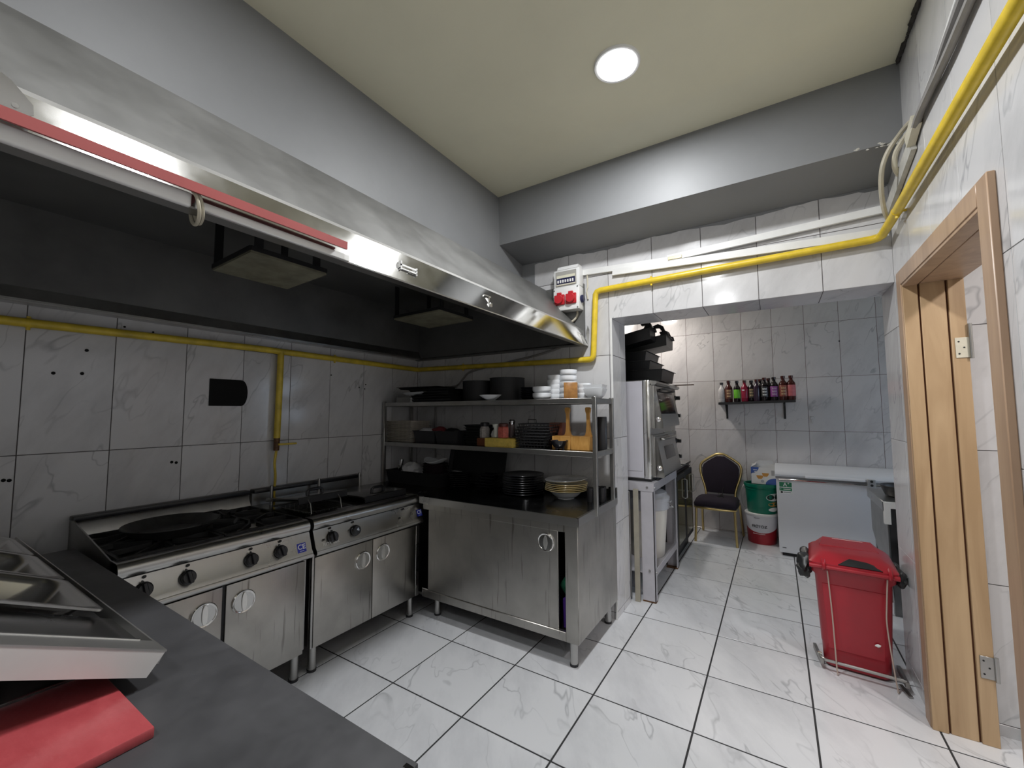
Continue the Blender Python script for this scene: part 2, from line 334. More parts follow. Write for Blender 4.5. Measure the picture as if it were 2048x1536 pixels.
# ------------------------------------------------------------------ tiled surfaces
_TC = {}
def tile_field(parent, o, right, upv, us, vs, m, name='tile', gap=.004, th=.002, holes=(), clip=None):
    """lays a tile piece in every cell of the us x vs grid on the plane through o; cells lose what falls in the holes"""
    r = Vector(right); u = Vector(upv); n = r.cross(u); o = Vector(o); g = gap / 2; bv = .0008
    R3 = Matrix((r, u, n)).transposed().to_4x4()
    for i in range(len(us) - 1):
        for j in range(len(vs) - 1):
            a0, a1, b0, b1 = us[i] + g, us[i + 1] - g, vs[j] + g, vs[j + 1] - g
            if clip: a0 = max(a0, clip[0]); a1 = min(a1, clip[1]); b0 = max(b0, clip[2]); b1 = min(b1, clip[3])
            if a1 - a0 < .006 or b1 - b0 < .006: continue
            rects = [(a0, a1, b0, b1)]
            for h in holes:
                nx = []
                for q in rects:
                    if h[1] <= q[0] or h[0] >= q[1] or h[3] <= q[2] or h[2] >= q[3]: nx.append(q); continue
                    if h[0] > q[0] + .003: nx.append((q[0], h[0], q[2], q[3]))
                    if h[1] < q[1] - .003: nx.append((h[1], q[1], q[2], q[3]))
                    l, k = max(q[0], h[0]), min(q[1], h[1])
                    if h[2] > q[2] + .003: nx.append((l, k, q[2], h[2]))
                    if h[3] < q[3] - .003: nx.append((l, k, h[3], q[3]))
                rects = nx
            if not rects: continue
            cu, cv = (a0 + a1) / 2, (b0 + b1) / 2
            key = (m.name, th, tuple(round(x - (cu if k < 2 else cv), 4) for q in rects for k, x in enumerate(q)))
            me = _TC.get(key)
            if me is None:
                vv = []; ff = []
                for (p0, p1, q0, q1) in rects:
                    p0 -= cu; p1 -= cu; q0 -= cv; q1 -= cv; k = len(vv)
                    for (d, z) in ((0, 0), (0, th - bv), (bv if len(rects) == 1 else 0, th)):
                        vv += [(p0 + d, q0 + d, z), (p1 - d, q0 + d, z), (p1 - d, q1 - d, z), (p0 + d, q1 - d, z)]
                    for L in (0, 4):
                        for e in range(4): ff.append((k + L + e, k + L + (e + 1) % 4, k + L + 4 + (e + 1) % 4, k + L + 4 + e))
                    ff.append((k + 8, k + 9, k + 10, k + 11))
                me = bpy.data.meshes.new(name); me.from_pydata(vv, [], ff); me.materials.append(m); _TC[key] = me
            t = bpy.data.objects.new(name, me); C.objects.link(t); t.parent = parent
            p = o + r * cu + u * cv - ORG.get(parent.name, Vector((0, 0, 0)))
            t.matrix_local = Matrix.Translation(p) @ R3
def steps(a, b, s):
    out = [a]
    while out[-1] < b - 1e-6: out.append(out[-1] + s)
    return out

# ------------------------------------------------------------------ room shell
XL, XR, YB, YJ, YF, ZC = -3.14, 0.60, 3.12, 3.46, 6.10, 3.31
OX0, OZ = -1.055, 2.272            # wide opening in the back wall: left jamb, lintel height
DY0, DY1, DZ = 1.905, 2.900, 2.205  # doorway in the right wall
T = .002
def slab(name, *boxes, m=GROUT):
    b = MB()
    for q in boxes: b.box(*q)
    return struct(b.build(name, m, origin=(0, 0, 0)))
floor = slab('floor', (XL - .2, 2.6, -2.0, YF + .1, -.12, -T), m=GROUT_F)
fx = [.105 + .5045 * k for k in range(-7, 6)]; fy = [1.735 + .512 * k for k in range(-8, 10)]
tile_field(floor, (0, 0, -T), (1, 0, 0), (0, 1, 0), fx, fy, TILE_F, 'floor_tile', gap=.009, clip=(XL, 2.5, -1.8, YF))
VZ = [-.595, .05, .695, 1.34, 1.985, 2.63, 3.275]
wl = slab('wall_left', (XL - .2, XL - T, -2.0, YF, 0, ZC))
ly = [.432 + .336 * k for k in range(-2, 9)]
tile_field(wl, (XL - T, 0, 0), (0, 1, 0), (0, 0, 1), ly, VZ, TILE_W, 'wall_tile', clip=(-.3, YB, 0, 2.20))
wb = slab('wall_back', (XL, OX0 - T, YB + T, YJ - T, 0, ZC), (OX0 - T, XR, YB + T, YJ - T, OZ + T, ZC), (XR + .205, 2.5, 3.10, YJ - T, 0, ZC))
bx = [-3.14 + .0, -2.764] + [-2.425 + .3375 * k for k in range(0, 12)]
tile_field(wb, (0, YB + T, 0), (1, 0, 0), (0, 0, 1), bx, VZ, TILE_W, 'wall_tile', holes=[(OX0 - .001, 2, -1, OZ + .001)], clip=(XL + T, XR, 0, 2.86))
tile_field(wb, (OX0 - T, YB, 0), (0, 1, 0), (0, 0, 1), [0, .19, .34], VZ, TILE_W, 'jamb_tile', clip=(.0, .34, 0, OZ))
tile_field(wb, (0, YJ, OZ + T), (1, 0, 0), (0, -1, 0), bx, [0, .34], TILE_W, 'lintel_tile', clip=(OX0, XR, 0, .34))
tr = MB().box(OX0 - .008, OX0 + .004, YB - .006, YB + .004, 0, OZ, .001).build('corner_trim', TRUNK, wb)
wr = slab('wall_right', (XR + T, XR + .205, -2.0, DY0, 0, ZC), (XR + T, XR + .205, DY0, DY1, DZ, ZC), (XR + T, XR + .205, DY1, YJ, 0, ZC), m=GROUT_L)
ry = [YB - .335 * k for k in range(16)]; ry.reverse()
RZ = [-.565, .08, .725, 1.37, 2.015, 2.66, 3.305]
tile_field(wr, (XR + T, 0, 0), (0, -1, 0), (0, 0, 1), [-y for y in reversed(ry)], RZ, TILE_W, 'wall_tile', gap=.003, holes=[(-DY1, -DY0, -1, DZ)], clip=(-YB, 1.7, 0, ZC))
tile_field(wr, (XR + T, YJ, 0), (0, -1, 0), (0, 0, 1), [0, .34], RZ, TILE_W, 'jamb_tile', clip=(0, .34, 0, OZ))
wfr = slab('wall_front', (XL, XR, -2.0, -1.8, 0, ZC), m=WALLP)
ceil = slab('ceiling', (XL - .2, XR + .25, -2.0, YB + .3, ZC, ZC + .1), m=CEIL)
struct(MB().box(XL, -1.86, -1.8, YB, 2.655, ZC).build('trim_1', BEAM, origin=(0, 0, 0)))          # long grey beam over the hood
# beam along the back wall; its underside climbs a little towards the room
struct(MB().prism([(YB, 2.85), (YB, ZC), (2.735, ZC), (2.755, 2.912)], -1.86, XR, 'x').build('trim_2', BEAM, origin=(0, 0, 0)))
struct(MB().box(-1.86, -1.735, YB - .004, YB + .002, 2.585, 2.86).build('trim_3', BEAM, origin=(0, 0, 0)))   # painted strip on the tiles
b = MB(); _p = []; x = -1.735                                                                     # ragged painted edge below the beam
while x < XR - .01:
    _p.append((x, 2.838 + .010 * math.sin(x * 7.3) + random.uniform(-.006, .006))); x += random.uniform(.02, .07)
_p.append((XR - .004, 2.842)); b.prism(_p + [(XR - .004, 2.86), (-1.735, 2.86)], YB - .003, YB + .002, 'y')
struct(b.build('trim_4', BEAM, origin=(0, 0, 0)))
b = MB()
for k in range(26): b.blob((XR - .02 - random.uniform(0, 1) ** 2 * .22, 2.7555, 2.912 + random.uniform(-.012, .012)), random.uniform(.003, .009), 1, .6, 3, k, (1.6, .5, .7))
struct(b.build('trim_5', PLAST, origin=(0, 0, 0)))                                                  # broken plaster edge of that beam
b = MB()
for k in range(64): b.blob((XR - .006, 2.70 - k * .021, ZC - .006), random.uniform(.006, .017) + .006 * (k % 17 > 12), 1, .7, 3, k, (.8, 1.9, .8))
struct(b.build('trim_6', mat('dirty crack', (.05, .045, .04), .9, var=.5, vs=30), origin=(0, 0, 0)))
b = MB()
for k in range(60):
    y = .05 + k * .05; b.box(-1.8605, -1.856 + random.uniform(0, .003), y, y + random.uniform(.02, .06), 2.655 - random.uniform(.0, .008), 2.662, .0015)
struct(b.build('trim_7', BEAM, origin=(0, 0, 0)))
# back room
wf = slab('wall_far', (-1.9, 2.6, YF + T, YF + .2, 0, 3.1), m=GROUT_B)
farx = [-.005 + .3345 * k for k in range(-5, 8)]
tile_field(wf, (0, YF + T, 0), (1, 0, 0), (0, 0, 1), farx, [-.63, .018, .664, 1.308, 1.95, 2.60, 3.245], TILE_R, 'wall_tile', clip=(-1.67, 2.35, 0, 3.0))
wfl = slab('wall_far_left', (-1.87, -1.67 - T, YJ, YF, 0, 3.1), m=GROUT_B)
tile_field(wfl, (-1.67 - T, 0, 0), (0, 1, 0), (0, 0, 1), [YF - .3345 * k for k in range(8, -1, -1)], [-.63, .018, .664, 1.308, 1.95, 2.60, 3.245], TILE_R, 'wall_tile', clip=(YJ, YF - T, 0, 3.0))
WY0, WY1, WZ0, WZ1 = 3.95, 5.35, 1.0, 2.25
slab('wall_far_right', (2.35, 2.55, YJ, WY0, 0, 3.1), (2.35, 2.55, WY1, YF, 0, 3.1), (2.35, 2.55, WY0, WY1, 0, WZ0), (2.35, 2.55, WY0, WY1, WZ1, 3.1), m=WALLP)
slab('ceiling.001', (-1.9, 2.6, YJ - .01, YF + .1, 3.0, 3.1), m=CEIL)
win = struct(MB().box(2.42, 2.47, WY0, WY0 + .06, WZ0, WZ1).box(2.42, 2.47, WY1 - .06, WY1, WZ0, WZ1).box(2.42, 2.47, WY0, WY1, WZ0, WZ0 + .06).box(2.42, 2.47, WY0, WY1, WZ1 - .06, WZ1).box(2.42, 2.47, 4.62, 4.68, WZ0, WZ1).build('unseen_window_1', WHITEP, origin=(0, 0, 0)))  # unseen window, added so bluish daylight enters from the right
MB().box(2.442, 2.448, WY0 + .05, WY1 - .05, WZ0 + .05, WZ1 - .05).build('pane', pane_mat(), win)
# side room through the doorway
SX = 2.3
ws = slab('wall_side', (XR + .205, SX, 3.0 + T, 3.1, 0, 2.9))
tile_field(ws, (0, 3.0 + T, 0), (1, 0, 0), (0, 0, 1), [.80 + .335 * k for k in range(6)], [-.59, .055, .70, 1.345, 1.975, 2.62, 3.27], TILE_W, 'wall_tile', clip=(.806, SX, 0, 2.8))
slab('wall_side_far', (SX, SX + .1, -.2, 3.1, 0, 2.9), m=WALLP); slab('wall_side_front', (XR + .23, SX, -.3, -.2, 0, 2.9), m=WALLP)
slab('ceiling.002', (XR + .23, SX, -.3, 3.1, 2.8, 2.9), m=CEIL)

# ------------------------------------------------------------------ door frame
dr = struct(bpy.data.objects.new('door_1', None)); C.objects.link(dr); dr.location = (XR, DY1, 0); ORG[dr.name] = Vector((XR, DY1, 0))
AW = .075; FX = XR - .022
MB().box(FX, XR, DY1 - .005, DY1 + AW, 0, DZ + AW, .003).build('architrave', WOODD, dr)
MB().box(FX, XR, DY0 - AW, DY0 + .005, 0, DZ + AW, .003).build('architrave', WOODD, dr)
MB().box(FX, XR, DY0 + .005, DY1 - .005, DZ - .005, DZ + AW, .003).build('architrave', WOODD, dr)
for y0, y1, s in ((DY1 - .018, DY1, -1), (DY0, DY0 + .018, 1)):
    MB().box(FX + .004, XR + .04, y0, y1, 0, DZ, .002).build('jamb_edge', WOOD, dr)
    MB().box(XR + .048, XR + .142, y0 + (.006 if s < 0 else -.006), y1, 0, DZ, .002).build('jamb_lining', WOOD, dr)
    MB().box(XR + .149, XR + .208, y0, y1, 0, DZ, .002).build('door_stop', WOOD, dr)
    MB().box(XR + .03, XR + .2, DY1 - .004 if s < 0 else DY0, DY1 if s < 0 else DY0 + .004, 0, DZ).build('groove', mat('dark joint', (.10, .035, .015), .8), dr)
MB().box(FX + .004, XR + .04, DY0 + .018, DY1 - .018, DZ - .018, DZ, .002).build('head_edge', WOODD, dr)
MB().box(XR + .048, XR + .208, DY0 + .018, DY1 - .018, DZ - .012, DZ, .002).build('head_lining', WOODD, dr)
for z in (1.80, .30):
    h = MB().box(XR + .160, XR + .207, DY1 - .022, DY1 - .0178, z, z + .10, .001).build('hinge', IVORY if z > 1 else STEEL, dr)
    MB().cyl((XR + .213, DY1 - .026, z - .005), (XR + .213, DY1 - .026, z + (.165 if z > 1 else .105)), .008, seg=10).build('hinge_pin', STEEL, h)
    for dx, dz in ((.012, .02), (.012, .08), (.03, .05)): MB().cyl((XR + .160 + dx, DY1 - .0215, z + dz), (XR + .160 + dx, DY1 - .0232, z + dz), .004, seg=8).build('screw', BLACKM, h)

# ------------------------------------------------------------------ ceiling lamps
def lamp(x, y, z, r, power, col, label, glow):
    t = thing('ceiling_lamp', label, 'lamp', (x, y, z))
    MB().lathe([(r * .86, -.001), (r * .86, -.010), (r, -.012), (r * 1.03, -.006), (r * 1.03, 0)], (x, y, z), 40).build('rim', WHITEP, t)
    MB().lathe([(.001, -.0125), (r * .87, -.0125), (r * .87, -.0105), (.001, -.0105)], (x, y, z), 40).build('diffuser', emit('lit diffuser', col, glow), t)
    d = bpy.data.lights.new('panel_light', 'AREA'); d.shape = 'DISK'; d.size = r * 1.7; d.energy = power; d.color = col
    o = bpy.data.objects.new('panel_light', d); o.location = (0, 0, -.016); o.parent = t; C.objects.link(o)
lamp(-.612, 1.975, ZC, .112, LAMP_MAIN, (.97, .985, 1.0), 'round flush ceiling lamp glowing white above the kitchen floor', 14)
lamp(-.60, .58, ZC, .112, LAMP_NEAR, (.97, .98, 1.0), 'round flush ceiling lamp of the same row, over the counter side', 14)
lamp(-.60, -.95, ZC, .112, LAMP_FILL, (.97, .98, 1.0), 'unseen round lamp added behind the viewer to lighten the foreground', 14)  # added lamp out of view; lights the board and rail from behind
lamp(-1.36, 5.42, 3.0, .112, LAMP_BACK, (1.0, .95, .90), 'round ceiling lamp of the back room, hidden behind the lintel', 14)
lamp(1.5, 1.8, 2.8, .112, LAMP_SIDE, (1.0, .94, .93), 'round ceiling lamp of the side room beyond the doorway', 14)

# ------------------------------------------------------------------ exhaust hood
HY0, HY1 = -1.2, YB - .006
hood = thing('exhaust_hood', 'long stainless exhaust hood hanging over the cooking line', 'hood', (-2.2, 1.0, 2.05))
# front band, leaning back a little at the top; it dips slightly towards the back wall as in the photo
MB().prism([(-1.252, 2.075), (-1.294, 2.205), (-1.298, 2.205), (-1.256, 2.075)], HY0, HY1, 'y').build('front_band', BANDM, hood)
MB().prism([(-1.294, 2.205), (-1.855, 2.662), (-1.855, 2.656), (-1.298, 2.199)], HY0, HY1, 'y').build('sloped_panel', STEELH, hood)
MB().prism([(-1.252, 2.075), (-1.252, 2.069), (-1.296, 2.069), (-1.296, 2.080), (-1.290, 2.080), (-1.290, 2.075)], HY0, HY1, 'y').build('bottom_lip', STEEL, hood)
MB().prism([(-1.299, 2.196), (-1.31, 2.196), (-1.62, 2.575), (-3.10, 2.575), (-3.10, 2.585), (-1.62, 2.585), (-1.305, 2.205)], HY0, HY1, 'y').build('dark_lining', STEELK, hood)
MB().prism([(-1.258, 2.08), (-1.300, 2.20), (-1.298, 2.20)], HY0, HY1, 'y').build('band_inside', STEELK, hood)
MB().prism([(-3.133, 2.092), (-3.06, 2.092), (-3.06, 2.10), (-3.075, 2.10), (-3.10, 2.165), (-3.133, 2.165)], HY0, HY1, 'y').build('rear_gutter', SHELFM, hood)
MB().box(-3.133, -3.102, HY0, HY1, 2.165, 2.58).build('rear_lining', STEELK, hood)
MB().box(-3.132, -3.055, HY0, HY1, 2.083, 2.092, .001).build('gutter_lip', STEEL, hood)
MB().prism([(HY1, 2.075), (HY1 - .05, 2.075), (HY1 - .05, 2.085), (HY1 - .02, 2.10), (HY1 - .02, 2.58), (HY1, 2.58)], -3.12, -1.27, 'x').build('end_panel', STEELK, hood)
MB().prism([(-1.253, 2.07), (-1.277, 2.15), (-1.274, 2.152), (-1.249, 2.072)], HY1 - .10, HY1, 'y').build('end_patch', STEEL, hood)
e = MB().prism([(-1.262, 2.19), (-1.248, 2.235), (-1.236, 2.20), (-1.244, 2.09), (-1.25, 2.06)], HY1 - .004, HY1, 'y').build('end_bracket', SHELFM, hood)
def plate(x0, x1, y0, y1, z):
    p = MB().hexa([(x0, y0, z), (x1, y0 - .02, z), (x1, y1 - .03, z), (x0, y1, z)], [(x0, y0, z + .012), (x1, y0 - .02, z + .012), (x1, y1 - .03, z + .012), (x0, y1, z + .012)]).build('deflector_plate', mat('greasy deflector', (.30, .285, .20), .5, .3, var=.5, vs=7), hood)
    f = MB()
    for a, b_ in (((x0, y0), (x1, y0 - .02)), ((x1, y0 - .02), (x1, y1 - .03)), ((x1, y1 - .03), (x0, y1)), ((x0, y1), (x0, y0))):
        f.bar((*a, z + .022), (*b_, z + .022), .012, .022)
    f.build('plate_rim', BLACKM, p)
    for (x, y) in ((x0 + .01, y0 + .02), (x1 - .01, y0 + .02), (x1 - .03, y1 - .07), (x0 + .03, y1 - .04)):
        MB().box(x - .004, x + .004, y - .02, y + .02, z + .02, 2.578).build('strap', BLACKM, p)
plate(-2.50, -2.06, .975, 1.375, 2.30); plate(-2.60, -2.09, 2.31, 2.72, 2.30)
MB().prism([(-1.213, 2.098), (-1.213, 2.124), (-1.256, 2.128), (-1.256, 2.122), (-1.219, 2.119), (-1.219, 2.098)], -.8, .868, 'y').build('red_bar', REDBAR, hood)
MB().box(-1.254, -1.237, -.8, .43, 2.066, 2.104, .006, seg=3).build('lit_lip', TRUNK, hood)  # lamplight on the hood lip, painted as a white strip
MB().box(-1.254, -1.243, .44, .90, 2.070, 2.094, .003).build('lip_strip', PALEST, hood)
b = MB(); b.tube([(-1.235, .425, 2.112), (-1.224, .435, 2.09), (-1.232, .445, 2.055), (-1.26, .45, 2.035), (-1.29, .45, 2.05), (-1.31, .45, 2.10)], .0045, 8, 5)
b.tube([(-1.235, .435, 2.112), (-1.228, .445, 2.09), (-1.238, .455, 2.055), (-1.265, .458, 2.04), (-1.29, .458, 2.06), (-1.31, .455, 2.10)], .0045, 8, 5); b.build('cable_loop', CABLE, hood)
p = MB().prism([(-.10, 2.17), (-.06, 2.205), (.115, 2.205), (.128, 2.198), (.158, 2.165), (.160, 2.145), (.154, 2.140), (-.10, 2.140)], -1.250, -1.247, 'x').build('bracket_plate', BRIGHT, hood)
MB().cyl((-1.2465, .135, 2.150), (-1.2455, .135, 2.150), .005, seg=14).build('bracket_rivet', STEEL, p)
b = MB()                                                                      # bent clips stuck on the band
b.box(-1.275, -1.258, 1.150, 1.155, 2.122, 2.158).box(-1.262, -1.258, 1.15, 1.24, 2.138, 2.145).box(-1.275, -1.258, 1.236, 1.241, 2.118, 2.15).box(-1.262, -1.258, 1.20, 1.24, 2.124, 2.130).box(-1.275, -1.262, 1.15, 1.20, 2.126, 2.131)
b.build('wire_clip', TRUNK, hood)
b = MB(); b.box(-1.285, -1.272, 1.745, 1.80, 2.158, 2.165).box(-1.282, -1.266, 1.772, 1.778, 2.12, 2.16).box(-1.272, -1.254, 1.766, 1.790, 2.100, 2.124, .003); b.build('hook_clip', STEEL, hood)
# cables below the hood end
tag(MB().tube([(-1.42, 3.09, 2.09), (-1.7, 3.088, 2.03), (-2.1, 3.09, 1.975), (-2.42, 3.095, 1.93), (-2.52, 3.098, 1.86), (-2.60, 3.10, 1.80), (-2.85, 3.10, 1.72), (-2.86, 3.10, 1.1)], .009, 8, 4).build('cable', CABLEG),
    'grey cable slanting down the back wall from the hood corner past the yellow pipe', 'cable')

# ------------------------------------------------------------------ gas pipe
pr = .0225
pipe = thing('gas_pipe', 'yellow painted gas pipe running round the tiled walls below the ceiling', 'pipe', (-3.09, 3.07, 2.0))
MB().tube([(-3.095, -.4, 1.984), (-3.095, .43, 1.990), (-3.095, 1.5, 2.002), (-3.095, 3.04, 1.985), (-3.085, 3.07, 1.984), (-3.05, 3.075, 1.984), (-2.0, 3.08, 1.967), (-1.27, 3.08, 1.957)], pr, 12).build('dull_run', YELLOWD, pipe)
MB().tube([(-1.275, 3.08, 1.957), (-1.225, 3.08, 1.957), (-1.205, 3.08, 1.962), (-1.192, 3.08, 1.985), (-1.19, 3.08, 2.02), (-1.168, 3.08, 2.43), (-1.166, 3.08, 2.468), (-1.155, 3.08, 2.488), (-1.125, 3.08, 2.497), (-.3, 3.08, 2.513), (.505, 3.08, 2.527), (.535, 3.07, 2.53), (.548, 3.045, 2.533), (.562, 2.83, 2.555), (.564, 2.78, 2.559), (.564, 2.7, 2.561), (.562, 1.6, 2.572), (.562, -.6, 2.59)], pr * 1.03, 12).build('bright_run', YELLOW, pipe)
d = MB().tube([(-3.095, 1.672, 2.0), (-3.095, 1.670, 1.75), (-3.095, 1.664, 1.36)], pr, 12).build('drop_pipe', YELLOWD, pipe)
MB().cyl((-3.095, 1.664, 1.365), (-3.095, 1.663, 1.27), .021, .019, 10).build('valve_body', RUST, d)
MB().box(-3.078, -3.066, 1.663, 1.80, 1.308, 1.322, .002).build('valve_handle', YELLOWD, d)
MB().tube([(-3.095, 1.663, 1.27), (-3.097, 1.655, 1.18), (-3.10, 1.665, 1.08), (-3.10, 1.66, .95), (-3.10, 1.66, .7)], .009, 8, 4).build('gas_hose', YELLOWD, pipe)
def clamp(p, ax, m=YELLOWD):
    p = Vector(p); ax = Vector(ax)
    b = MB(); b.cyl(p - ax * .012, p + ax * .012, .024, seg=14)
    n = Vector((-1, 0, 0)) if abs(ax.y) > .5 and p.x < 0 else (Vector((1, 0, 0)) if abs(ax.y) > .5 else Vector((0, 1, 0)))
    b.cyl(p, p + n * .05, .007, seg=8); b.cyl(p + Vector((0, 0, -.035)), p + Vector((0, 0, .032)), .008, seg=8); b.build('pipe_clamp', m, pipe)
clamp((-3.095, .432, 1.990), (0, 1, 0)); clamp((-3.095, 2.12, 1.995), (0, 1, 0)); clamp((-2.50, 3.078, 1.975), (1, 0, 0)); clamp((-.735, 3.08, 2.505), (1, 0, 0), YELLOW); clamp((.563, 2.79, 2.558), (0, 1, 0), YELLOW)

# ------------------------------------------------------------------ trunking and cables on the back and right wall
def trunk(name, p0, p1, wd, label, m=TRUNK, upv=(0, 0, 1)):
    p0 = Vector(p0); p1 = Vector(p1)
    return tag(MB().bar(p0, p1, .02, wd, upv).build(name, m), label, 'trunking')
trunk('cable_trunking', (-1.54, 3.105, 2.685), (-.57, 3.105, 2.640), .045, 'white cable trunking rising from behind the fuse box along the tiles')
trunk('cable_trunking', (-.62, 3.098, 2.652), (.585, 3.098, 2.700), .045, 'upper white cable trunking climbing to the right under the grey beam')
tag(MB().box(-.615, -.52, 3.083, 3.10, 2.636, 2.660, .002).build('trunking_joint', mat('brass joint', (.42, .36, .22), .4, .5)), 'small brass coloured joint at the bend of the upper white trunking', 'joint')
trunk('cable_trunking', (-1.03, 3.100, 2.628), (.585, 3.100, 2.563), .048, 'lower white cable trunking just above the yellow pipe on the back wall')
trunk('cable_trunking', (.587, 2.55, 2.782), (.587, 3.09, 2.675), .075, 'dusty grey trunking slanting down the right wall in the corner', m=mat('dusty trunking', (.55, .54, .50), .6, var=.3, vs=10), upv=(0, 0, 1))
tag(MB().bar((.580, 2.45, 2.835), (.578, 2.56, 2.79), .030, .06).build('junction_cover', IVORY), 'short ivory cover where the cables enter the slanting trunking by the beam', 'cover')
tag(MB().tube([(.585, 2.46, 2.85), (.585, 2.60, 2.90), (.565, 2.685, 2.895), (.53, 2.72, 2.845), (.508, 2.74, 2.77), (.512, 2.80, 2.68), (.535, 2.88, 2.60), (.57, 2.95, 2.55)], .011, 8, 5).build('cable', CABLE), 'ivory cable looping down in front of the beam end in the right corner', 'cable')
tag(MB().tube([(.588, 2.55, 2.85), (.578, 2.66, 2.86), (.56, 2.72, 2.83), (.562, 2.76, 2.78), (.585, 2.80, 2.75)], .012, 8, 5).build('cable', IVORY), 'short ivory cable curl tucked under the beam at the right wall', 'cable')
b = MB(); b.tube([(.576, -.5, 2.92), (.575, 1.2, 2.89), (.580, 1.84, 2.853), (.578, 2.05, 2.832), (.578, 2.35, 2.826), (.582, 2.47, 2.815)], .022, 8, 4, .6)
b.tube([(.577, -.5, 2.96), (.576, 1.5, 2.93), (.576, 1.95, 2.895), (.582, 2.2, 2.862), (.582, 2.46, 2.835)], .013, 8, 4)
tag(b.build('cable_bundle', CABLEG), 'bundle of grey cables running high along the right tiled wall', 'cable')
tag(MB().tube([(.590, -.5, 3.04), (.588, 1.6, 3.02), (.588, 1.95, 2.965), (.588, 2.2, 2.90), (.588, 2.46, 2.86)], .008, 8, 4).build('cable', TRUNK), 'thin white cable above the grey bundle on the right wall', 'cable')

# ------------------------------------------------------------------ fuse box
fb = thing('fuse_box', 'white fuse box with red sockets on the tiles beside the hood end', 'fuse box', (-1.39, 3.05, 2.355))
def FBx(u): return -1.50 + u * .225
MB().box(-1.50, -1.275, 3.005, 3.11, 2.36, 2.55, .008, seg=2).build('socket_housing', WHITEP, fb)
MB().box(-1.50, -1.275, 3.02, 3.11, 2.552, 2.70, .006, seg=2).build('breaker_housing', WHITEP, fb)
MB().prism([(3.02, 2.70), (3.035, 2.73), (3.11, 2.73), (3.11, 2.70)], -1.47, -1.29, 'x').build('top_cover', WHITEP, fb)
wn = MB().box(-1.480, -1.300, 3.014, 3.02, 2.565, 2.685, .001).build('breaker_window', mat('smoked cover', (.40, .39, .36), .2), fb)
MB().box(-1.47, -1.31, 3.010, 3.0145, 2.628, 2.650).build('rating_strip', mat('pale yellow strip', (.72, .70, .55), .5), wn)
MB().box(-1.47, -1.31, 3.010, 3.0145, 2.580, 2.627).build('breaker_row', NAVY, wn)
for k in range(7): MB().box(-1.462 + k * .0215, -1.450 + k * .0215, 3.004, 3.0105, 2.588, 2.612, .001).build('breaker_switch', WHITEP, wn)
MB().box(-1.472, -1.308, 3.008, 3.0145, 2.568, 2.578).build('window_rail', IVORY, wn)
for k, x in enumerate((-1.440, -1.340)):
    s_ = MB().box(x - .045, x + .045, 2.988, 3.006, 2.405, 2.488, .004).build('socket', REDS, fb)
    MB().lathe([(.036, 0), (.038, .012), (.034, .020), (.001, .021)], seg=24, M=faceM((x, 2.988, 2.447), (1, 0, 0), (0, 0, 1))).build('socket_lid', REDS, s_)
    MB().box(x - .02, x + .02, 2.984, 3.0, 2.485, 2.505, .003).build('lid_latch', REDS, s_)
MB().lathe([(.030, 0), (.032, .014), (.024, .022), (.001, .023)], seg=20, M=faceM((-1.275, 3.055, 2.445), (0, 1, 0), (0, 0, 1))).build('side_socket', NAVY, fb)
for x, z in ((-1.49, 2.53), (-1.287, 2.54), (-1.49, 2.372), (-1.287, 2.372)): MB().cyl((x, 3.006, z), (x, 3.003, z), .006, seg=8).build('screw', SHELFM, fb)
tag(MB().tube([(-1.33, 3.09, 2.37), (-1.325, 3.085, 2.33), (-1.35, 3.07, 2.285), (-1.42, 3.05, 2.25), (-1.46, 3.06, 2.27)], .009, 8, 5).build('cable', CABLE), 'ivory cable hanging from the bottom of the fuse box to the hood', 'cable')
tag(MB().tube([(-1.245, 3.108, 2.66), (-1.24, 3.105, 2.56), (-1.25, 3.105, 2.52), (-1.24, 3.108, 2.45)], .006, 6, 4).build('cable', IVORY), 'thin ivory cable down the tiles between fuse box and yellow pipe', 'cable')

# ------------------------------------------------------------------ marks on the left wall
vent = thing('vent_cover', 'black cover with a rounded right end in the left wall under the pipe', 'vent', (-3.13, 1.35, 1.62))
MB().box(-3.138, -3.131, 1.236, 1.432, 1.592, 1.772, .001).build('cover_plate', DARKV, vent)
MB().prism([(1.432, 1.592)] + [(1.432 + .038 * math.cos(a), 1.682 + .088 * math.sin(a)) for a in [(-.9 + .1 * k) * PI / 1.8 for k in range(19)]] + [(1.432, 1.772)], -3.138, -3.133, 'x').build('rounded_end', DARKV, vent)
for k, (y, z) in enumerate(((.652, 1.885), (.535, 1.752), (.64, 1.758), (.398, 1.225), (.416, 1.222), (1.055, 1.245), (1.078, 1.24), (.80, 2.04), (.93, 2.03), (1.775, 2.0), (2.12, 1.86), (2.40, 1.77), (2.46, 1.76), (2.47, 1.80))):
    MB().cyl((-3.1405, y, z), (-3.1375, y, z), .0085 if k < 7 else .006, seg=8).build('drill_hole', DARKV, wl)

# ------------------------------------------------------------------ cooking range and fryer
def round_handle(parent, c, r=.058):
    """recessed disc pull of a steel door, facing +x at c"""
    M = faceM(c, (0, 1, 0), (0, 0, 1))
    h = MB().lathe([(r, 0), (r, .010), (r * .93, .014), (r * .84, .013), (r * .80, .011), (r * .80, .001)], seg=28, M=M).build('handle', BRIGHT, parent)
    b = MB(); b.lathe([(r * .81, .0115), (r * .70, .0068), (r * .5, .0032), (r * .25, .0012), (.001, .0006)], seg=28, M=M); b.build('handle_dish', DISH, h)
    b = MB(); vs = []
    for k in range(9):
        z = -r * .78 + k * r * 1.56 / 8; wv = .011 * math.sqrt(max(0.02, 1 - (z / (r * .8)) ** 2)) + .001
        vs.append((z, wv))
    prof = [(-wv, z) for z, wv in vs] + [(wv, z) for z, wv in reversed(vs)]
    b.prism(prof, .001, .017, 'z', M); b.build('grip', SATIN, h)
    return h
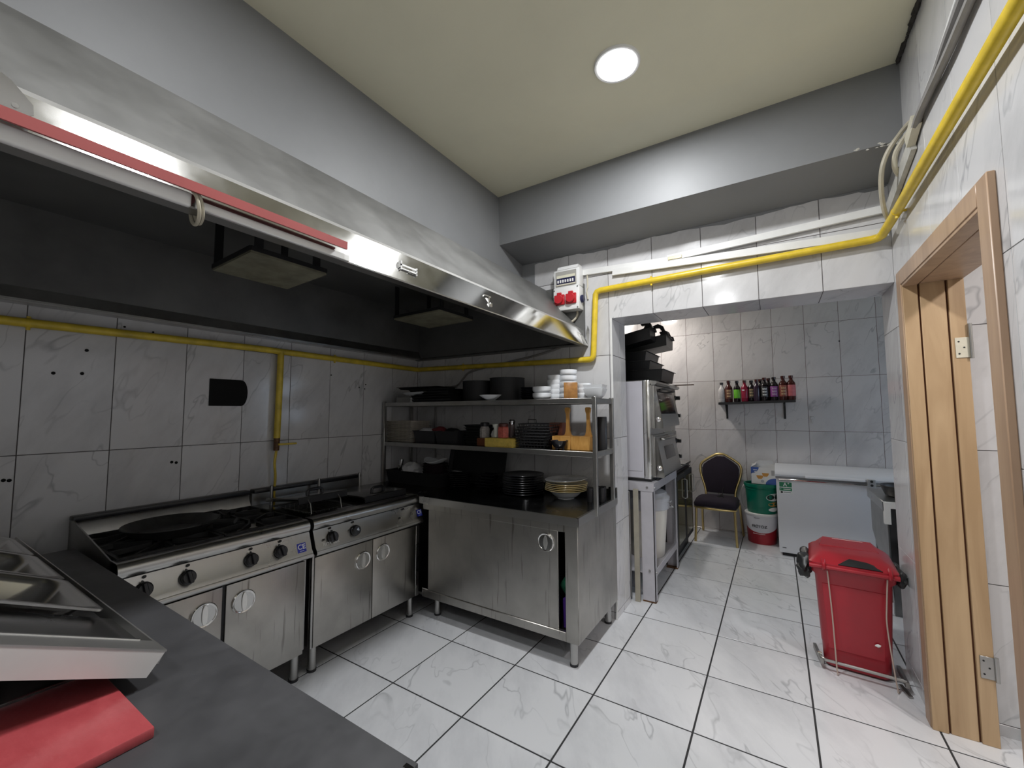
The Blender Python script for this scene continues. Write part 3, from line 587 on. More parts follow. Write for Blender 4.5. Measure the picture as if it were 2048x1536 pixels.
def knob(parent, c, r=.031, turn=.0, broken=False):
    # control face leans, so knobs point out and a little up
    n = Vector((.965, 0, .262)); r_ = Vector((0, 1, 0)); u = n.cross(r_)
    M = Matrix(((r_.x, u.x, n.x, c[0]), (r_.y, u.y, n.y, c[1]), (r_.z, u.z, n.z, c[2]), (0, 0, 0, 1))) @ Matrix.Rotation(turn, 4, 'Z')
    k = MB().lathe([(r * 1.08, 0), (r * 1.08, .006), (r * .95, .010), (r * .92, .022), (r * .80, .026), (.001, .026)], seg=24, M=M).build('knob', BLACKP, parent)
    if not broken: MB().box(-.008, .008, -r * .92, r * .92, .024, .040, .003, M=M).build('knob_grip', BLACKP, k)
    MB().prism([(-.006, r), (.006, r), (0, r * 1.35)], .002, .018, 'z', M).build('knob_pointer', BLACKP, k)
    if broken: MB().box(-.004, .004, -.010, .010, .026, .032, .001, M=M).cyl(M @ Vector((.008, 0, .02)), M @ Vector((.008, 0, .03)), .005, seg=8).build('knob_stem', STEEL, k)
    return k
SF, SB = -2.36, -3.11
def stove_body(t, y0, y1, top_open):
    g = .006
    MB().box(SB, SF - .03, y0 + g, y1 - g, .16, .72, .002).build('body', SHELFM, t)
    # rounded front nosing + leaning control panel + lower roll
    nose = [(SF - .10, .905)] + [(SF - .035 + .035 * math.sin(a), .868 + .037 * math.cos(a)) for a in [k * PI / 14 for k in range(0, 11)]] + [(SF - .045, .838), (SF - .10, .84)]
    MB().prism(nose, y0 + g, y1 - g, 'y').build('front_nosing', STEEL, t)
    pan = [(SF - .012, .838), (SF + .022, .742), (SF + .034, .728), (SF + .036, .716), (SF + .026, .706), (SF - .05, .706), (SF - .05, .838)]
    MB().prism(pan, y0 + g, y1 - g, 'y').build('control_panel', STEEL, t)
    MB().cyl((SF + .022, y0 + g, .712), (SF + .022, y1 - g, .712), .0175, seg=18).build('bottom_roll', STEEL, t)
    MB().prism([(SF - .014, .843), (SF - .014, .836), (SF - .10, .836), (SF - .10, .843)], y0 + g, y1 - g, 'y').build('panel_gap', BLACKM, t)
    MB().box(SF - .06, SF - .008, y0 + g, y1 - g, .682, .707).build('shadow_gap', BLACKM, t)
    # back splash with black capping
    MB().box(SB - .02, SB + .012, y0 + g, y1 - g, .72, .985, .002).build('back_splash', SHELFM, t)
    MB().box(SB - .022, SB + .045, y0 + g, y1 - g, .985, 1.012, .006, seg=2).build('splash_cap', BLACKP, t)
    for sy, yy in ((1, y0 + .05), (-1, y1 - .05)):
        for x in (SF - .055, SB + .08):
            l = MB().cyl((x, yy, .012), (x, yy, .165), .024, seg=18).build('leg', STEEL, t)
            MB().cyl((x, yy, 0), (x, yy, .014), .027, seg=18).build('foot', BLACKP, l)
# --- six-burner style range
RY0, RY1 = .622, 1.490
rg = thing('gas_range', 'stainless gas range with black cast iron grates and four control knobs', 'stove', (-2.73, 1.05, 0))
stove_body(rg, RY0, RY1, True)
MB().prism([(SB, .72), (SB, .995), (SB + .05, .995), (SF - .08, .90), (SF - .02, .90), (SF - .02, .72)], RY0 + .006, RY0 + .012, 'y').build('side_panel', SHELFM, rg)
MB().box(SB + .02, SF - .08, RY0 + .012, RY1 - .01, .83, .862).build('drip_tray', mat('sooty tray', (.05, .05, .048), .5, .6, var=.5, vs=9), rg)
MB().prism([(SB + .012, .99), (SB + .012, .86), (SB + .07, .86), (SB + .07, .90)], RY0 + .012, RY1 - .01, 'y').build('rear_shelf', SHELFM, rg)
for iy in range(2):
    for ix in range(2):
        cx_, cy_ = SB + .22 + ix * .31, RY0 + .225 + iy * .42
        bn = MB().lathe([(.075, .862), (.075, .874), (.05, .882), (.05, .894), (.001, .896)], (cx_, cy_, 0), 24).build('burner', BLACKI if (ix, iy) != (1, 1) else SHELFM, rg)
        gr = MB(); zz = .905
        for q in range(4):
            gr.bar((cx_ - .145 + q * .0967, cy_ - .2, zz), (cx_ - .145 + q * .0967, cy_ + .2, zz), .014, .020) if q in (0, 3) else None
        gr.bar((cx_ - .15, cy_ - .2, zz), (cx_ + .15, cy_ - .2, zz), .014, .02); gr.bar((cx_ - .15, cy_ + .2, zz), (cx_ + .15, cy_ + .2, zz), .014, .02)
        for a in range(8):
            c_, s_ = math.cos(a * PI / 4), math.sin(a * PI / 4); L_ = .15 / max(abs(c_), abs(s_) * .75)
            gr.bar((cx_ + .045 * c_, cy_ + .045 * s_, zz + .006), (cx_ + L_ * c_ * .98, cy_ + L_ * s_ * .98, zz), .012, .022)
        for sx in (-1, 1):
            for sy in (-1, 1): gr.bar((cx_ + sx * .145, cy_ + sy * .195, .862), (cx_ + sx * .145, cy_ + sy * .195, .91), .016, .016, (1, 0, 0))
        gr.build('grate', BLACKI, rg)
for k, (y, t) in enumerate(((.712, .15), (.872, .2), (1.150, .1), (1.303, .25))):
    knob(rg, (SF + .0145, y, .779), turn=t)
    MB().cyl((SF - .008, y + .006, .828), (SF + .001, y + .006, .831), .0065, seg=10).build('indicator', BLACKM, rg)
def steel_door(t, y0, y1, z0, z1, hy=None, hz=.575):
    d = MB().box(SF - .03, SF - .002, y0, y1, z0, z1, .004, seg=2).build('door', STEELD, t)
    if hy: round_handle(d, (SF - .003, hy, hz))
    return d
steel_door(rg, RY0 + .02, 1.030, .155, .678, .951); steel_door(rg, 1.046, RY1 - .03, .155, .678, 1.127)
MB().box(SF - .03, SF - .012, 1.030, 1.046, .16, .68).build('door_gap', BLACKM, rg)
def ce_sticker(t, y, z, s=.052):
    n = Vector((.945, 0, .327)); r_ = Vector((0, 1, 0)); u = n.cross(r_)
    c = (SF + .0135, y, z)
    M = Matrix(((r_.x, u.x, n.x, c[0]), (r_.y, u.y, n.y, c[1]), (r_.z, u.z, n.z, c[2]), (0, 0, 0, 1)))
    k = MB().box(-s / 2, s / 2, -s / 2, s / 2, 0, .0012, M=M).build('sticker', CEBLUE, t); k['label'] = 'square blue sticker with white CE letters'
    text('lettering', 'CE', .038, LABELW, M @ Matrix.Translation((0, .004, .0016)), k, .0003, bold=.0006)
    MB().box(-.012, .012, -.019, -.0165, .0012, .0018, M=M).build('underline', LABELW, k)
ce_sticker(rg, 1.425, .765)
# frying pan on the near burners
fp = thing('frying_pan', 'large black frying pan lying on the grates of the gas range', 'pan', (-2.72, .93, .922), .35)
MB().lathe([(.001, .002), (.15, .002), (.195, .045), (.205, .050), (.207, .046), (.155, -.004), (.001, -.004)], seg=36).build('bowl', SOOTG, fp, local=True)
MB().tube([(.19, 0, .04), (.28, 0, .065), (.40, 0, .075)], [.012, .013, .016], 8, 3, .6).build('handle', BLACKI, fp, local=True)
for (x, y, z, r, n, lb) in ((-2.92, 1.22, .925, .10, 5, 'black iron pot support lying loose on the rear grate of the range'),):
    b = MB()
    for a in range(n): b.bar((x + .02 * math.cos(a * 2 * PI / n), y + .02 * math.sin(a * 2 * PI / n), z + .012), (x + r * math.cos(a * 2 * PI / n), y + r * math.sin(a * 2 * PI / n), z), .012, .018)
    b.lathe([(r * .62, .0), (r * .62, .012), (r * .72, .012), (r * .72, 0)], (x, y, z), 24, closed=True)
    tag(b.build('pot_support', BLACKI), lb, 'trivet')
# --- double fryer
F0, F1 = 1.502, 2.392
fr = thing('deep_fryer', 'stainless double deep fryer between the gas range and the corner worktop', 'fryer', (-2.73, 1.95, 0))
stove_body(fr, F0, F1, False)
b = MB()                                                                     # top sheet around two oil wells
WX0, WX1 = SB + .13, SF - .15; wells = ((F0 + .07, 1.90), (1.985, F1 - .07))
b.box(SB + .012, WX0, F0 + .008, F1 - .008, .875, .902); b.box(WX1, SF - .06, F0 + .008, F1 - .008, .875, .904)
for a, c in ((F0 + .008, wells[0][0]), (wells[0][1], wells[1][0]), (wells[1][1], F1 - .008)): b.box(WX0, WX1, a, c, .875, .902)
b.build('top_sheet', STEELT, fr)
for a, c in wells:
    w_ = MB(); w_.box(WX0, WX1, a, c, .70, .704); w_.box(WX0, WX0 + .003, a, c, .70, .9); w_.box(WX1 - .003, WX1, a, c, .70, .9); w_.box(WX0, WX1, a, a + .003, .70, .9); w_.box(WX0, WX1, c - .003, c, .70, .9); w_.build('oil_well', STEELK, fr)
MB().box(WX0 + .004, WX1 - .004, wells[0][0] + .004, wells[0][1] - .004, .79, .80).build('frying_oil', mat('dark frying oil', (.02, .012, .004), .06), fr)
# lids: left one leans open at the back, right one lies nearly closed
def fry_lid(y0, y1, tilt, z0, x0, Llen):
    M = Matrix.Translation((x0, 0, z0)) @ Matrix.Rotation(-tilt, 4, 'Y')
    l = MB().box(0, Llen, y0, y1, 0, .022, .006, M=M, seg=2).build('lid', STEELT, fr)
    MB().box(Llen - .004, Llen + .006, y0 + .002, y1 - .002, -.022, .022, .003, M=M).build('lid_edge', BLACKM, l)
    c = (y0 + y1) / 2; hb = MB(); x = Llen - .10
    hb.tube([M @ Vector(p) for p in ((x, c - .055, .018), (x, c - .052, .048), (x, c - .035, .058), (x, c + .035, .058), (x, c + .052, .048), (x, c + .055, .018))], .011, 8); hb.build('lid_handle', BLACKP, l)
    return l
fry_lid(F0 + .05, 1.915, .11, .93, SB + .10, .40); fry_lid(1.97, F1 - .03, .02, .915, SB + .15, .47)
for y in (1.60, 1.96, 2.33): MB().cyl((SB + .09, y, .90), (SB + .09, y, 1.035), .011, seg=8).build('rear_stop', SHELFM, fr)
bk = MB()
for y in (1.62, 1.84): bk.tube([(SF - .20, y, .86), (SF - .22, y, .95), (SF - .26, y, .985)], .004, 6); 
for k in range(8): bk.tube([(WX0 + .05, 1.62 + k * .032, .90), (WX0 + .05, 1.62 + k * .032, .82), (WX1 - .06, 1.62 + k * .032, .82), (WX1 - .06, 1.62 + k * .032, .90)], .002, 5)
for k in range(4): bk.tube([(WX0 + .05, 1.60, .90 - k * .026), (WX1 - .06, 1.60, .90 - k * .026), (WX1 - .06, 1.86, .90 - k * .026), (WX0 + .05, 1.86, .90 - k * .026), (WX0 + .05, 1.60, .90 - k * .026)], .002, 5)
tag(bk.build('fry_basket', SHELFM), 'wire fry basket sitting in the open left well of the fryer', 'basket')
for k, (y, t, br) in enumerate(((1.622, .2, False), (1.787, 1.1, True))):
    knob(fr, (SF + .0145, y, .779), turn=t, broken=br)
for y, z, r in ((1.615, .829, .0065), (1.78, .829, .0065), (2.215, .829, .0065), (1.562, .775, .006), (2.165, .776, .006)): MB().cyl((SF - .008 + (.83 - z) * .36, y, z), (SF + .0015 + (.83 - z) * .36, y, z + .003), r, seg=10).build('indicator', BLACKM, fr)
steel_door(fr, F0 + .02, 1.944, .155, .678, 1.862, .565); steel_door(fr, 1.948, F1 - .045, .155, .678, 2.028, .572)
MB().box(SF - .028, SF - .001, F1 - .043, F1 - .008, .155, .678, .002).build('corner_post', STEEL, fr)
MB().box(SF - .028, SF - .006, F0 + .004, F0 + .018, .155, .70, .002).build('corner_post', STEEL, fr)
ce_sticker(fr, 2.365, .775, .05)
def _pl(c, dy, dz): return (c[0] + dz * -.327, c[1] + dy, c[2] + dz)
n = Vector((.945, 0, .327)); r_ = Vector((0, 1, 0)); u = n.cross(r_)
text('lettering', 'BOYSAR', .030, LABELW, Matrix(((r_.x, u.x, n.x, SF + .022), (r_.y, u.y, n.y, 1.612), (r_.z, u.z, n.z, .745), (0, 0, 0, 1))), fr, .0005)

# ------------------------------------------------------------------ corner work cabinet
WT = .900; CF, CR = 2.385, -1.045
wc = thing('work_cabinet', 'stainless corner cabinet with a sliding door under the crockery rack', 'cabinet', (-2.09, 2.75, 0))
MB().box(XL + .012, CR + .012, CF - .022, YB - .012, WT - .006, WT, .001).build('worktop', STEELT, wc)
MB().prism([(CF - .024, WT + .001), (CF - .024, WT - .050), (CF - .014, WT - .050), (CF - .014, WT - .006), (CF - .010, WT + .001)], -2.345, CR + .014, 'x').build('front_edge', STEEL, wc)
MB().prism([(CR + .014, WT + .001), (CR + .014, WT - .050), (CR + .004, WT - .050), (CR + .004, WT - .006), (CR - .002, WT + .001)], CF - .022, YB - .012, 'y').build('side_edge', STEEL, wc)
MB().box(CR - .05, CR + .014, YB - .03, YB - .012, WT, WT + .075, .002).box(XL + .012, CR - .05, YB - .022, YB - .012, WT, WT + .06, .002).build('upstand', STEELT, wc)
MB().box(CR - .018, CR, CF + .03, YB - .015, .15, WT - .05, .002).build('side_panel', STEELD, wc)
MB().box(CR - .085, CR + .001, CF, CF + .032, .15, WT - .05, .003).build('corner_post', STEELD, wc)
MB().box(XL + .02, CR - .02, CF + .02, YB - .015, .15, .17).build('floor_panel', SHELFM, wc)
MB().box(XL + .02, CR - .02, YB - .03, YB - .015, .15, WT - .05).build('rear_panel', STEELK, wc)
MB().box(-2.33, CR - .085, CF, CF + .03, .15, .205, .003).build('bottom_rail', STEELD, wc)
MB().box(-2.33, CR - .085, CF + .004, CF + .03, WT - .10, WT - .05, .002).build('top_rail', STEELD, wc)
MB().box(-2.33, -2.10, CF + .004, CF + .028, .205, .213).build('door_track', BRIGHT, wc)
dd = MB().box(-2.275, CR - .135, CF + .006, CF + .022, .205, WT - .052, .003).build('sliding_door', STEELD, wc)
hM = faceM((-1.262, CF + .006, .722), (1, 0, 0), (0, 0, 1)); r = .058
hd = MB().lathe([(r, 0), (r, .010), (r * .93, .014), (r * .84, .013), (r * .80, .011), (r * .80, .001)], seg=28, M=hM).build('handle', BRIGHT, dd)
MB().lathe([(r * .81, .0115), (r * .70, .0068), (r * .5, .0032), (r * .25, .0012), (.001, .0006)], seg=28, M=hM).build('handle_dish', DISH, hd)
MB().prism([(-.003, -r * .75), (-.012, -r * .3), (-.014, 0), (-.012, r * .3), (-.003, r * .75), (.003, r * .75), (.012, r * .3), (.014, 0), (.012, -r * .3), (.003, -r * .75)], .001, .016, 'z', hM).build('grip', SATIN, hd)
for (x, y) in ((CR - .055, CF + .05), (CR - .055, YB - .075), (-2.25, CF + .09), (-3.05, YB - .08)):
    l = MB().cyl((x, y, .012), (x, y, .155), .024, seg=18).build('leg', STEEL, wc)
    MB().cyl((x, y, 0), (x, y, .014), .026, seg=18).build('foot', BLACKP, l)
tag(MB().box(-1.20, -1.13, CF + .10, CF + .20, .17, .36, .01).build('detergent_bottle', mat('violet plastic', (.08, .03, .25), .4)), 'violet plastic pack glimpsed through the gap beside the sliding door', 'pack')
tag(MB().blob((-1.165, CF + .14, .43), .055, 2, .35, 5, 3, (1, 1, 1.1)).build('green_scourer', mat('green scourer', (.01, .12, .06), .9, bump=.6, bs=200), origin=None), 'dark green scourer glimpsed above the violet pack inside the cabinet', 'scourer')

# ------------------------------------------------------------------ crockery rack standing on the worktop
HF, HB, HL, HR, ZM, ZT = 2.665, 3.005, XL + .035, -1.030, 1.272, 1.635
rk = thing('shelf_rack', 'grey steel two shelf rack standing on the corner worktop', 'shelf rack', (-2.1, 2.83, WT))
for x in (HL, HR):
    for y in (HF, HB):
        z0 = WT if x == HL or y == HB else WT - .045
        p = MB().box(x - .014, x + .014, y - .014, y + .014, z0, ZT + .012, .003).build('post', SHELFM, rk)
for z in (ZM, ZT):
    MB().box(HL, HR, HF - .002, HB, z - .006, z, .001).build('shelf_board', STEELT, rk)
    for y in (HF - .006, HB + .004): MB().box(HL + .014, HR - .014, y - .004, y + .004, z - .034, z + .003, .002).build('shelf_rail', SHELFM, rk)
    for x in (HL, HR): MB().box(x - .008, x + .008, HF + .014, HB - .014, z - .034, z + .003, .002).build('shelf_rail', SHELFM, rk)

# ------------------------------------------------------------------ crockery, top shelf (z = ZT)
def bowl_mesh(r, h, rf, th=.004, curve=.55, seg=32):
    out = [(rf, 0), (rf, .004)] + [(rf + (r - rf) * (k / 6) ** curve, .004 + (h - .004) * k / 6) for k in range(1, 7)]
    inn = [(max(.002, a - th), max(z, .004) + (th if k < 3 else 0)) for k, (a, z) in enumerate(out)]
    return MB().lathe(out + [(r - th * .4, h + .001)] + list(reversed(inn[1:])) + [(.001, .004 + th)], seg=seg)
def one(b, name, m, loc, label, cat, group=None, rz=0):
    o = b.build(name, m, local=True); o.location = loc; o.rotation_euler = (0, 0, rz); ORG[o.name] = Vector(loc); return tag(o, label, cat, group)
def copy_to(o, loc, label, group=None, rz=None, rx=None):
    c = o.copy(); C.objects.link(c); c.location = loc; c['label'] = label
    if group: c['group'] = group
    if rz is not None or rx is not None: c.rotation_euler = (rx or 0, 0, rz or 0)
    return c
ORD = ['bottom', 'second from the bottom', 'third from the bottom', 'fourth from the bottom', 'fifth from the bottom', 'sixth from the bottom', 'seventh from the bottom', 'eighth from the bottom', 'ninth from the bottom', 'tenth from the bottom', 'eleventh from the bottom', 'twelfth from the bottom', 'thirteenth from the bottom', 'fourteenth from the bottom', 'fifteenth from the bottom', 'sixteenth from the bottom']
def ordname(k, n): return 'topmost' if k == n - 1 else ORD[k]
wbowl = None
def cyl_bowl(r=.062, h=.050):
    return MB().lathe([(.04, 0), (.052, .003), (r - .003, .016), (r, .024), (r, h), (r - .003, h + .001), (r - .004, .022), (.045, .008), (.001, .007)], seg=32)
SHAPE = {}
def stack(n, x, y, z, dz, r, h, where, group, lean=0.0):
    for k in range(n):
        lb = f'{ordname(k, n)} white bowl of {where}'; loc = (x + lean * k, y, z + k * dz)
        if (r, h) not in SHAPE: SHAPE[(r, h)] = one(cyl_bowl(r, h), 'white_bowl', WHITEC, loc, lb, 'bowl', group)
        else: copy_to(SHAPE[(r, h)], loc, lb, group)
stack(2, -1.474, 2.745, ZT, .048, .070, .049, 'the low front pair on the top shelf', 'white bowls on the top shelf')
stack(5, -1.437, 2.87, ZT, .0375, .0585, .040, 'the five high stack behind the low pair', 'white bowls on the top shelf', .002)
stack(5, -1.330, 2.895, ZT, .045, .068, .047, 'the tallest stack beside the brown brick', 'white bowls on the top shelf', .001)
stack(3, -1.190, 2.87, ZT, .038, .056, .040, 'the short stack right of the brown brick', 'white bowls on the top shelf')
b = MB().box(-.048, .048, -.045, .045, 0, .118, .004, seg=2)
one(b, 'brown_block', BRNBOX, (-1.232, 2.735, ZT), 'brown glossy wooden block standing among the white bowls', 'block', rz=.35)
def sq_bowl():
    b = MB(); lv = [(.030, 0), (.036, .004), (.058, .030), (.068, .066), (.070, .072)]; inn = [(.067, .072), (.064, .066), (.054, .032), (.030, .010)]
    for (a, z0), (c, z1) in zip(lv + inn, (lv + inn)[1:]):
        b._add([(-a, -a, z0), (a, -a, z0), (a, a, z0), (-a, a, z0), (-c, -c, z1), (c, -c, z1), (c, c, z1), (-c, c, z1)], [(0, 1, 5, 4), (1, 2, 6, 5), (2, 3, 7, 6), (3, 0, 4, 7)])
    b._add([(-.03, -.03, 0), (.03, -.03, 0), (.03, .03, 0), (-.03, .03, 0)], [(3, 2, 1, 0)]); b._add([(-.03, -.03, .01), (.03, -.03, .01), (.03, .03, .01), (-.03, .03, .01)], [(0, 1, 2, 3)])
    bmesh.ops.remove_doubles(b.bm, verts=b.bm.verts, dist=.0003); return b
q = one(sq_bowl(), 'square_bowl', WHITEC, (-1.075, 2.80, ZT), 'lower square white bowl at the right end of the top shelf', 'bowl', 'square white bowls', .12)
copy_to(q, (-1.075, 2.80, ZT + .027), 'upper square white bowl nested in the other at the shelf end', 'square white bowls', .10)
one(bowl_mesh(.098, .045, .034, .004, .8), 'saucer_bowl', WHITEC, (-1.915, 2.715, ZT), 'small flared white bowl alone before the black pots', 'bowl')
# black pots and plates
def potshape(r, h, deep=1):
    return MB().lathe([(r * .93, 0), (r * .98, .006), (r, h - .004), (r * 1.02, h), (r * .985, h), (r * .95, .012), (.001, .010)], seg=36)
one(potshape(.140, .172), 'black_pot', BLACKM, (-2.135, 2.845, ZT), 'left round black pan on the top shelf behind the flared bowl', 'pot', 'black pans on the top shelf')
one(potshape(.143, .186), 'black_pot', BLACKM, (-1.852, 2.85, ZT), 'right round black pan on the top shelf, slightly taller than its neighbour', 'pot', 'black pans on the top shelf')
for k in range(5):
    lb = f'{ordname(k, 5)} small black bowl stacked between black pan and white bowls'
    if k == 0: sb = one(bowl_mesh(.06, .03, .03), 'black_bowl', BLACKG, (-1.625, 2.80, ZT), lb, 'bowl', 'small black bowls on the top shelf')
    else: copy_to(sb, (-1.625, 2.80, ZT + .0175 * k), lb)
def tray(w_, d, h, lip=.012, th=.003, m=None, bev=None):
    b = MB(); i = .016
    b.hexa([(-w_ / 2 + i, -d / 2 + i, 0), (w_ / 2 - i, -d / 2 + i, 0), (w_ / 2 - i, d / 2 - i, 0), (-w_ / 2 + i, d / 2 - i, 0)], [(-w_ / 2 + i, -d / 2 + i, th), (w_ / 2 - i, -d / 2 + i, th), (w_ / 2 - i, d / 2 - i, th), (-w_ / 2 + i, d / 2 - i, th)])
    o = [(-1, -1), (1, -1), (1, 1), (-1, 1)]
    for k in range(4):
        a, c = o[k], o[(k + 1) % 4]
        def P(s, inset, z, e=0): return (s[0] * (w_ / 2 - inset + e), s[1] * (d / 2 - inset + e), z)
        b._add([P(a, i, 0), P(c, i, 0), P(c, 0, h - th), P(a, 0, h - th), P(c, 0, h - th, lip), P(a, 0, h - th, lip), P(c, 0, h, lip), P(a, 0, h, lip), P(c, th, h), P(a, th, h), P(c, i + th, th), P(a, i + th, th)],
               [(0, 1, 2, 3), (3, 2, 4, 5), (5, 4, 6, 7), (7, 6, 8, 9), (9, 8, 10, 11)])
    bmesh.ops.remove_doubles(b.bm, verts=b.bm.verts, dist=.0002); return b
for k in range(5):
    lb = f'{ordname(k, 5)} flat black serving tray of the pile left on the top shelf'
    loc = (-2.52 + .012 * (k % 2) - .01 * k, 2.80, ZT + .0225 * k)
    if k == 0: ft = one(tray(.46, .28, .024), 'serving_tray', BLACKM, loc, lb, 'tray', 'black trays on the top shelf')
    else: copy_to(ft, loc, lb, None, .05 * (k % 3) - .04)
one(tray(.46, .26, .02), 'serving_tray', BLACKM, (-2.70, 2.80, ZT + .118), 'slim black tray overhanging left on top of the black pile', 'tray', rz=.06)
one(MB().box(-.24, .24, -.12, .12, 0, .055, .006), 'grey_carton', mat('grey carton', (.30, .30, .29), .7), (-2.80, 2.86, ZT), 'flat grey carton at the left end of the top shelf', 'carton')
pl = bowl_mesh(.165, .032, .09, .004, .9)
o = one(pl, 'oval_plate', mat('grey white glaze', (.55, .56, .56), .2), (-2.73, 2.745, ZT + .062), 'grey white plate lying on the flat carton at the left', 'plate'); o.rotation_euler = (.06, -.03, 0)
one(MB().box(-.008, .008, -.008, .008, 0, .045, .001), 'white_peg', WHITEP, (-2.78, 2.69, ZT), 'tiny white upright peg below the grey white plate', 'peg')

# ------------------------------------------------------------------ middle shelf (z = ZM)
wb_ = tray(.36, .24, .012, .006, .002)
for k in range(16):
    lb = f'{ordname(k, 16)} of the off white woven trays stacked at the rack\'s left end'
    loc = (-2.945 + random.uniform(-.003, .003), 2.815, ZM + k * .0122)
    if k == 0: wt_ = one(wb_, 'woven_tray', WICKER, loc, lb, 'tray', 'woven trays on the middle shelf', -.10)
    else: copy_to(wt_, loc, lb, None, -.10 + random.uniform(-.012, .012))
g1 = one(tray(.255, .20, .112, .010), 'black_container', BLACKP, (-2.61, 2.775, ZM), 'left black plastic container on the middle shelf', 'container', 'black containers on the middle shelf')
copy_to(g1, (-2.355, 2.775, ZM), 'right black plastic container, beside the pile of black boxes', 'black containers on the middle shelf')
for x, rot, l, lab in ((-2.485, 0, 0, 0),):
    pass
one(MB().blob((0, 0, 0), .075, 2, .3, 3, 4, (1.2, .9, .7)), 'white_cloth', BAGW, (-2.66, 2.78, ZM + .085), 'crumpled white bag showing above the left black container', 'bag')
one(MB().blob((0, 0, 0), .06, 2, .3, 3, 9, (1.3, .8, .8)), 'red_cloth', mat('dark red cloth', (.16, .02, .025), .8), (-2.53, 2.79, ZM + .10), 'dark red rag heaped over the rim of the left container', 'rag')
one(MB().blob((0, 0, 0), .065, 2, .2, 3, 2, (1.2, 1, .6)), 'black_cloth', BLACKM, (-2.38, 2.79, ZM + .10), 'black rounded bundle in the right black container', 'bundle')
for k in range(7):
    lb = f'{ordname(k, 7)} black lunch box of the pile behind the spice jar'
    if k == 0: lbx = one(tray(.20, .16, .026, .008), 'lunch_box', BLACKM, (-2.13, 2.84, ZM), lb, 'box', 'black lunch boxes on the middle shelf')
    else: copy_to(lbx, (-2.13 + .008 * (k % 2), 2.84, ZM + .0235 * k), lb)
# seasonings on sponges
one(MB().box(-.075, .075, -.045, .045, 0, .062, .004), 'brown_sponge', mat('red brown brick', (.24, .08, .035), .8, var=.2, bump=.4, bs=120), (-2.01, 2.79, ZM), 'red brown block under the tall spice jar', 'block')
sj = thing('spice_jar', 'faceted glass spice jar with black lid holding pale powder', 'jar', (-2.03, 2.785, ZM + .0622))
MB().lathe([(.036, 0), (.042, .006), (.042, .075), (.030, .094), (.030, .10), (.001, .10)], seg=8, M=Matrix.Translation((-2.03, 2.785, ZM + .0622))).build('glass_body', PEPPER, sj, sharp=20)
MB().lathe([(.036, .094), (.037, .12), (.030, .128), (.001, .128)], seg=20, M=Matrix.Translation((-2.03, 2.785, ZM + .0622))).build('lid', BLACKP, sj)
SPZ = ZM + .072
one(MB().box(-.125, .125, -.06, .06, 0, .0715, .006, seg=2), 'yellow_sponge', SPONGE, (-1.822, 2.728, ZM), 'large yellow foam sponge on the middle shelf front edge', 'sponge', rz=.10)
sh = thing('white_shaker', 'small white waisted salt shaker on the yellow sponge', 'shaker', (-1.876, 2.725, SPZ))
MB().lathe([(.020, 0), (.026, .004), (.020, .05), (.018, .07), (.026, .09), (.030, .10), (.027, .108), (.001, .112)], (-1.876, 2.725, SPZ), 20).build('body', mat('ivory white plastic', (.76, .78, .70), .35), sh)
one(MB().lathe([(.016, 0), (.022, .02), (.012, .05), (.001, .058)], seg=16), 'garlic_bulb', WHITEP, (-1.922, 2.755, SPZ), 'small white cone behind the white shaker on the sponge', 'cone')
rj = thing('red_jar', 'clear faceted jar of red flakes on the yellow sponge', 'jar', (-1.80, 2.715, SPZ))
MB().lathe([(.040, 0), (.046, .005), (.046, .078), (.036, .092), (.001, .092)], (-1.80, 2.715, SPZ), 6).build('filled_body', TOMATO, rj, sharp=20)
MB().lathe([(.038, .088), (.040, .095), (.040, .108), (.030, .114), (.001, .114)], (-1.80, 2.715, SPZ), 20).build('lid', mat('dark red lid', (.10, .03, .025), .3), rj)
gs = thing('glass_shaker', 'slim glass shaker with chrome cap behind the jar of red flakes', 'shaker', (-1.752, 2.765, SPZ))
MB().lathe([(.022, 0), (.025, .004), (.020, .105), (.001, .106)], (-1.752, 2.765, SPZ), 12).build('glass_body', mat('smoky glass', (.10, .07, .07), .06, 0), gs, sharp=20)
MB().lathe([(.021, .104), (.026, .118), (.027, .132), (.018, .142), (.001, .143)], (-1.752, 2.765, SPZ), 20).build('cap', CHROME, gs)
def wire_basket(w_, d, h):
    b = MB(); t = .0022
    for k in range(5):
        z = h * k / 4; e = .02 * k / 4
        b.tube([(-w_ / 2 - e, -d / 2 - e, z), (w_ / 2 + e, -d / 2 - e, z), (w_ / 2 + e, d / 2 + e, z), (-w_ / 2 - e, d / 2 + e, z), (-w_ / 2 - e, -d / 2 - e, z)], t * (1.6 if k == 4 else 1), 5)
    for k in range(10):
        x = -w_ / 2 + w_ * k / 9; b.tube([(x * 1.1, -d / 2 - .02, h), (x, -d / 2, 0), (x, d / 2, 0), (x * 1.1, d / 2 + .02, h)], t, 5)
    for k in range(5):
        y = -d / 2 + d * k / 4; b.tube([(-w_ / 2 - .02, y * 1.1, h), (-w_ / 2, y, 0), (w_ / 2, y, 0), (w_ / 2 + .02, y * 1.1, h)], t, 5)
    return b
for k in range(5):
    lb = f'{ordname(k, 5)} black wire basket nested beside the yellow sponge'
    if k == 0: wbk = one(wire_basket(.24, .17, .085), 'wire_basket', BLACKM, (-1.575, 2.82, ZM + .003), lb, 'basket', 'black wire baskets on the middle shelf')
    else: copy_to(wbk, (-1.575 + .012 * k, 2.82, ZM + .003 + .0235 * k), lb, None, .03 * k)
b = MB(); b.tube([(-.05, 0, 0), (-.05, 0, .03), (.02, 0, .028), (.02, 0, 0)], .003, 6)
one(b, 'basket_handle', BLACKM, (-1.575, 2.80, ZM + .185), 'small black wire handle standing up over the nested baskets', 'handle')
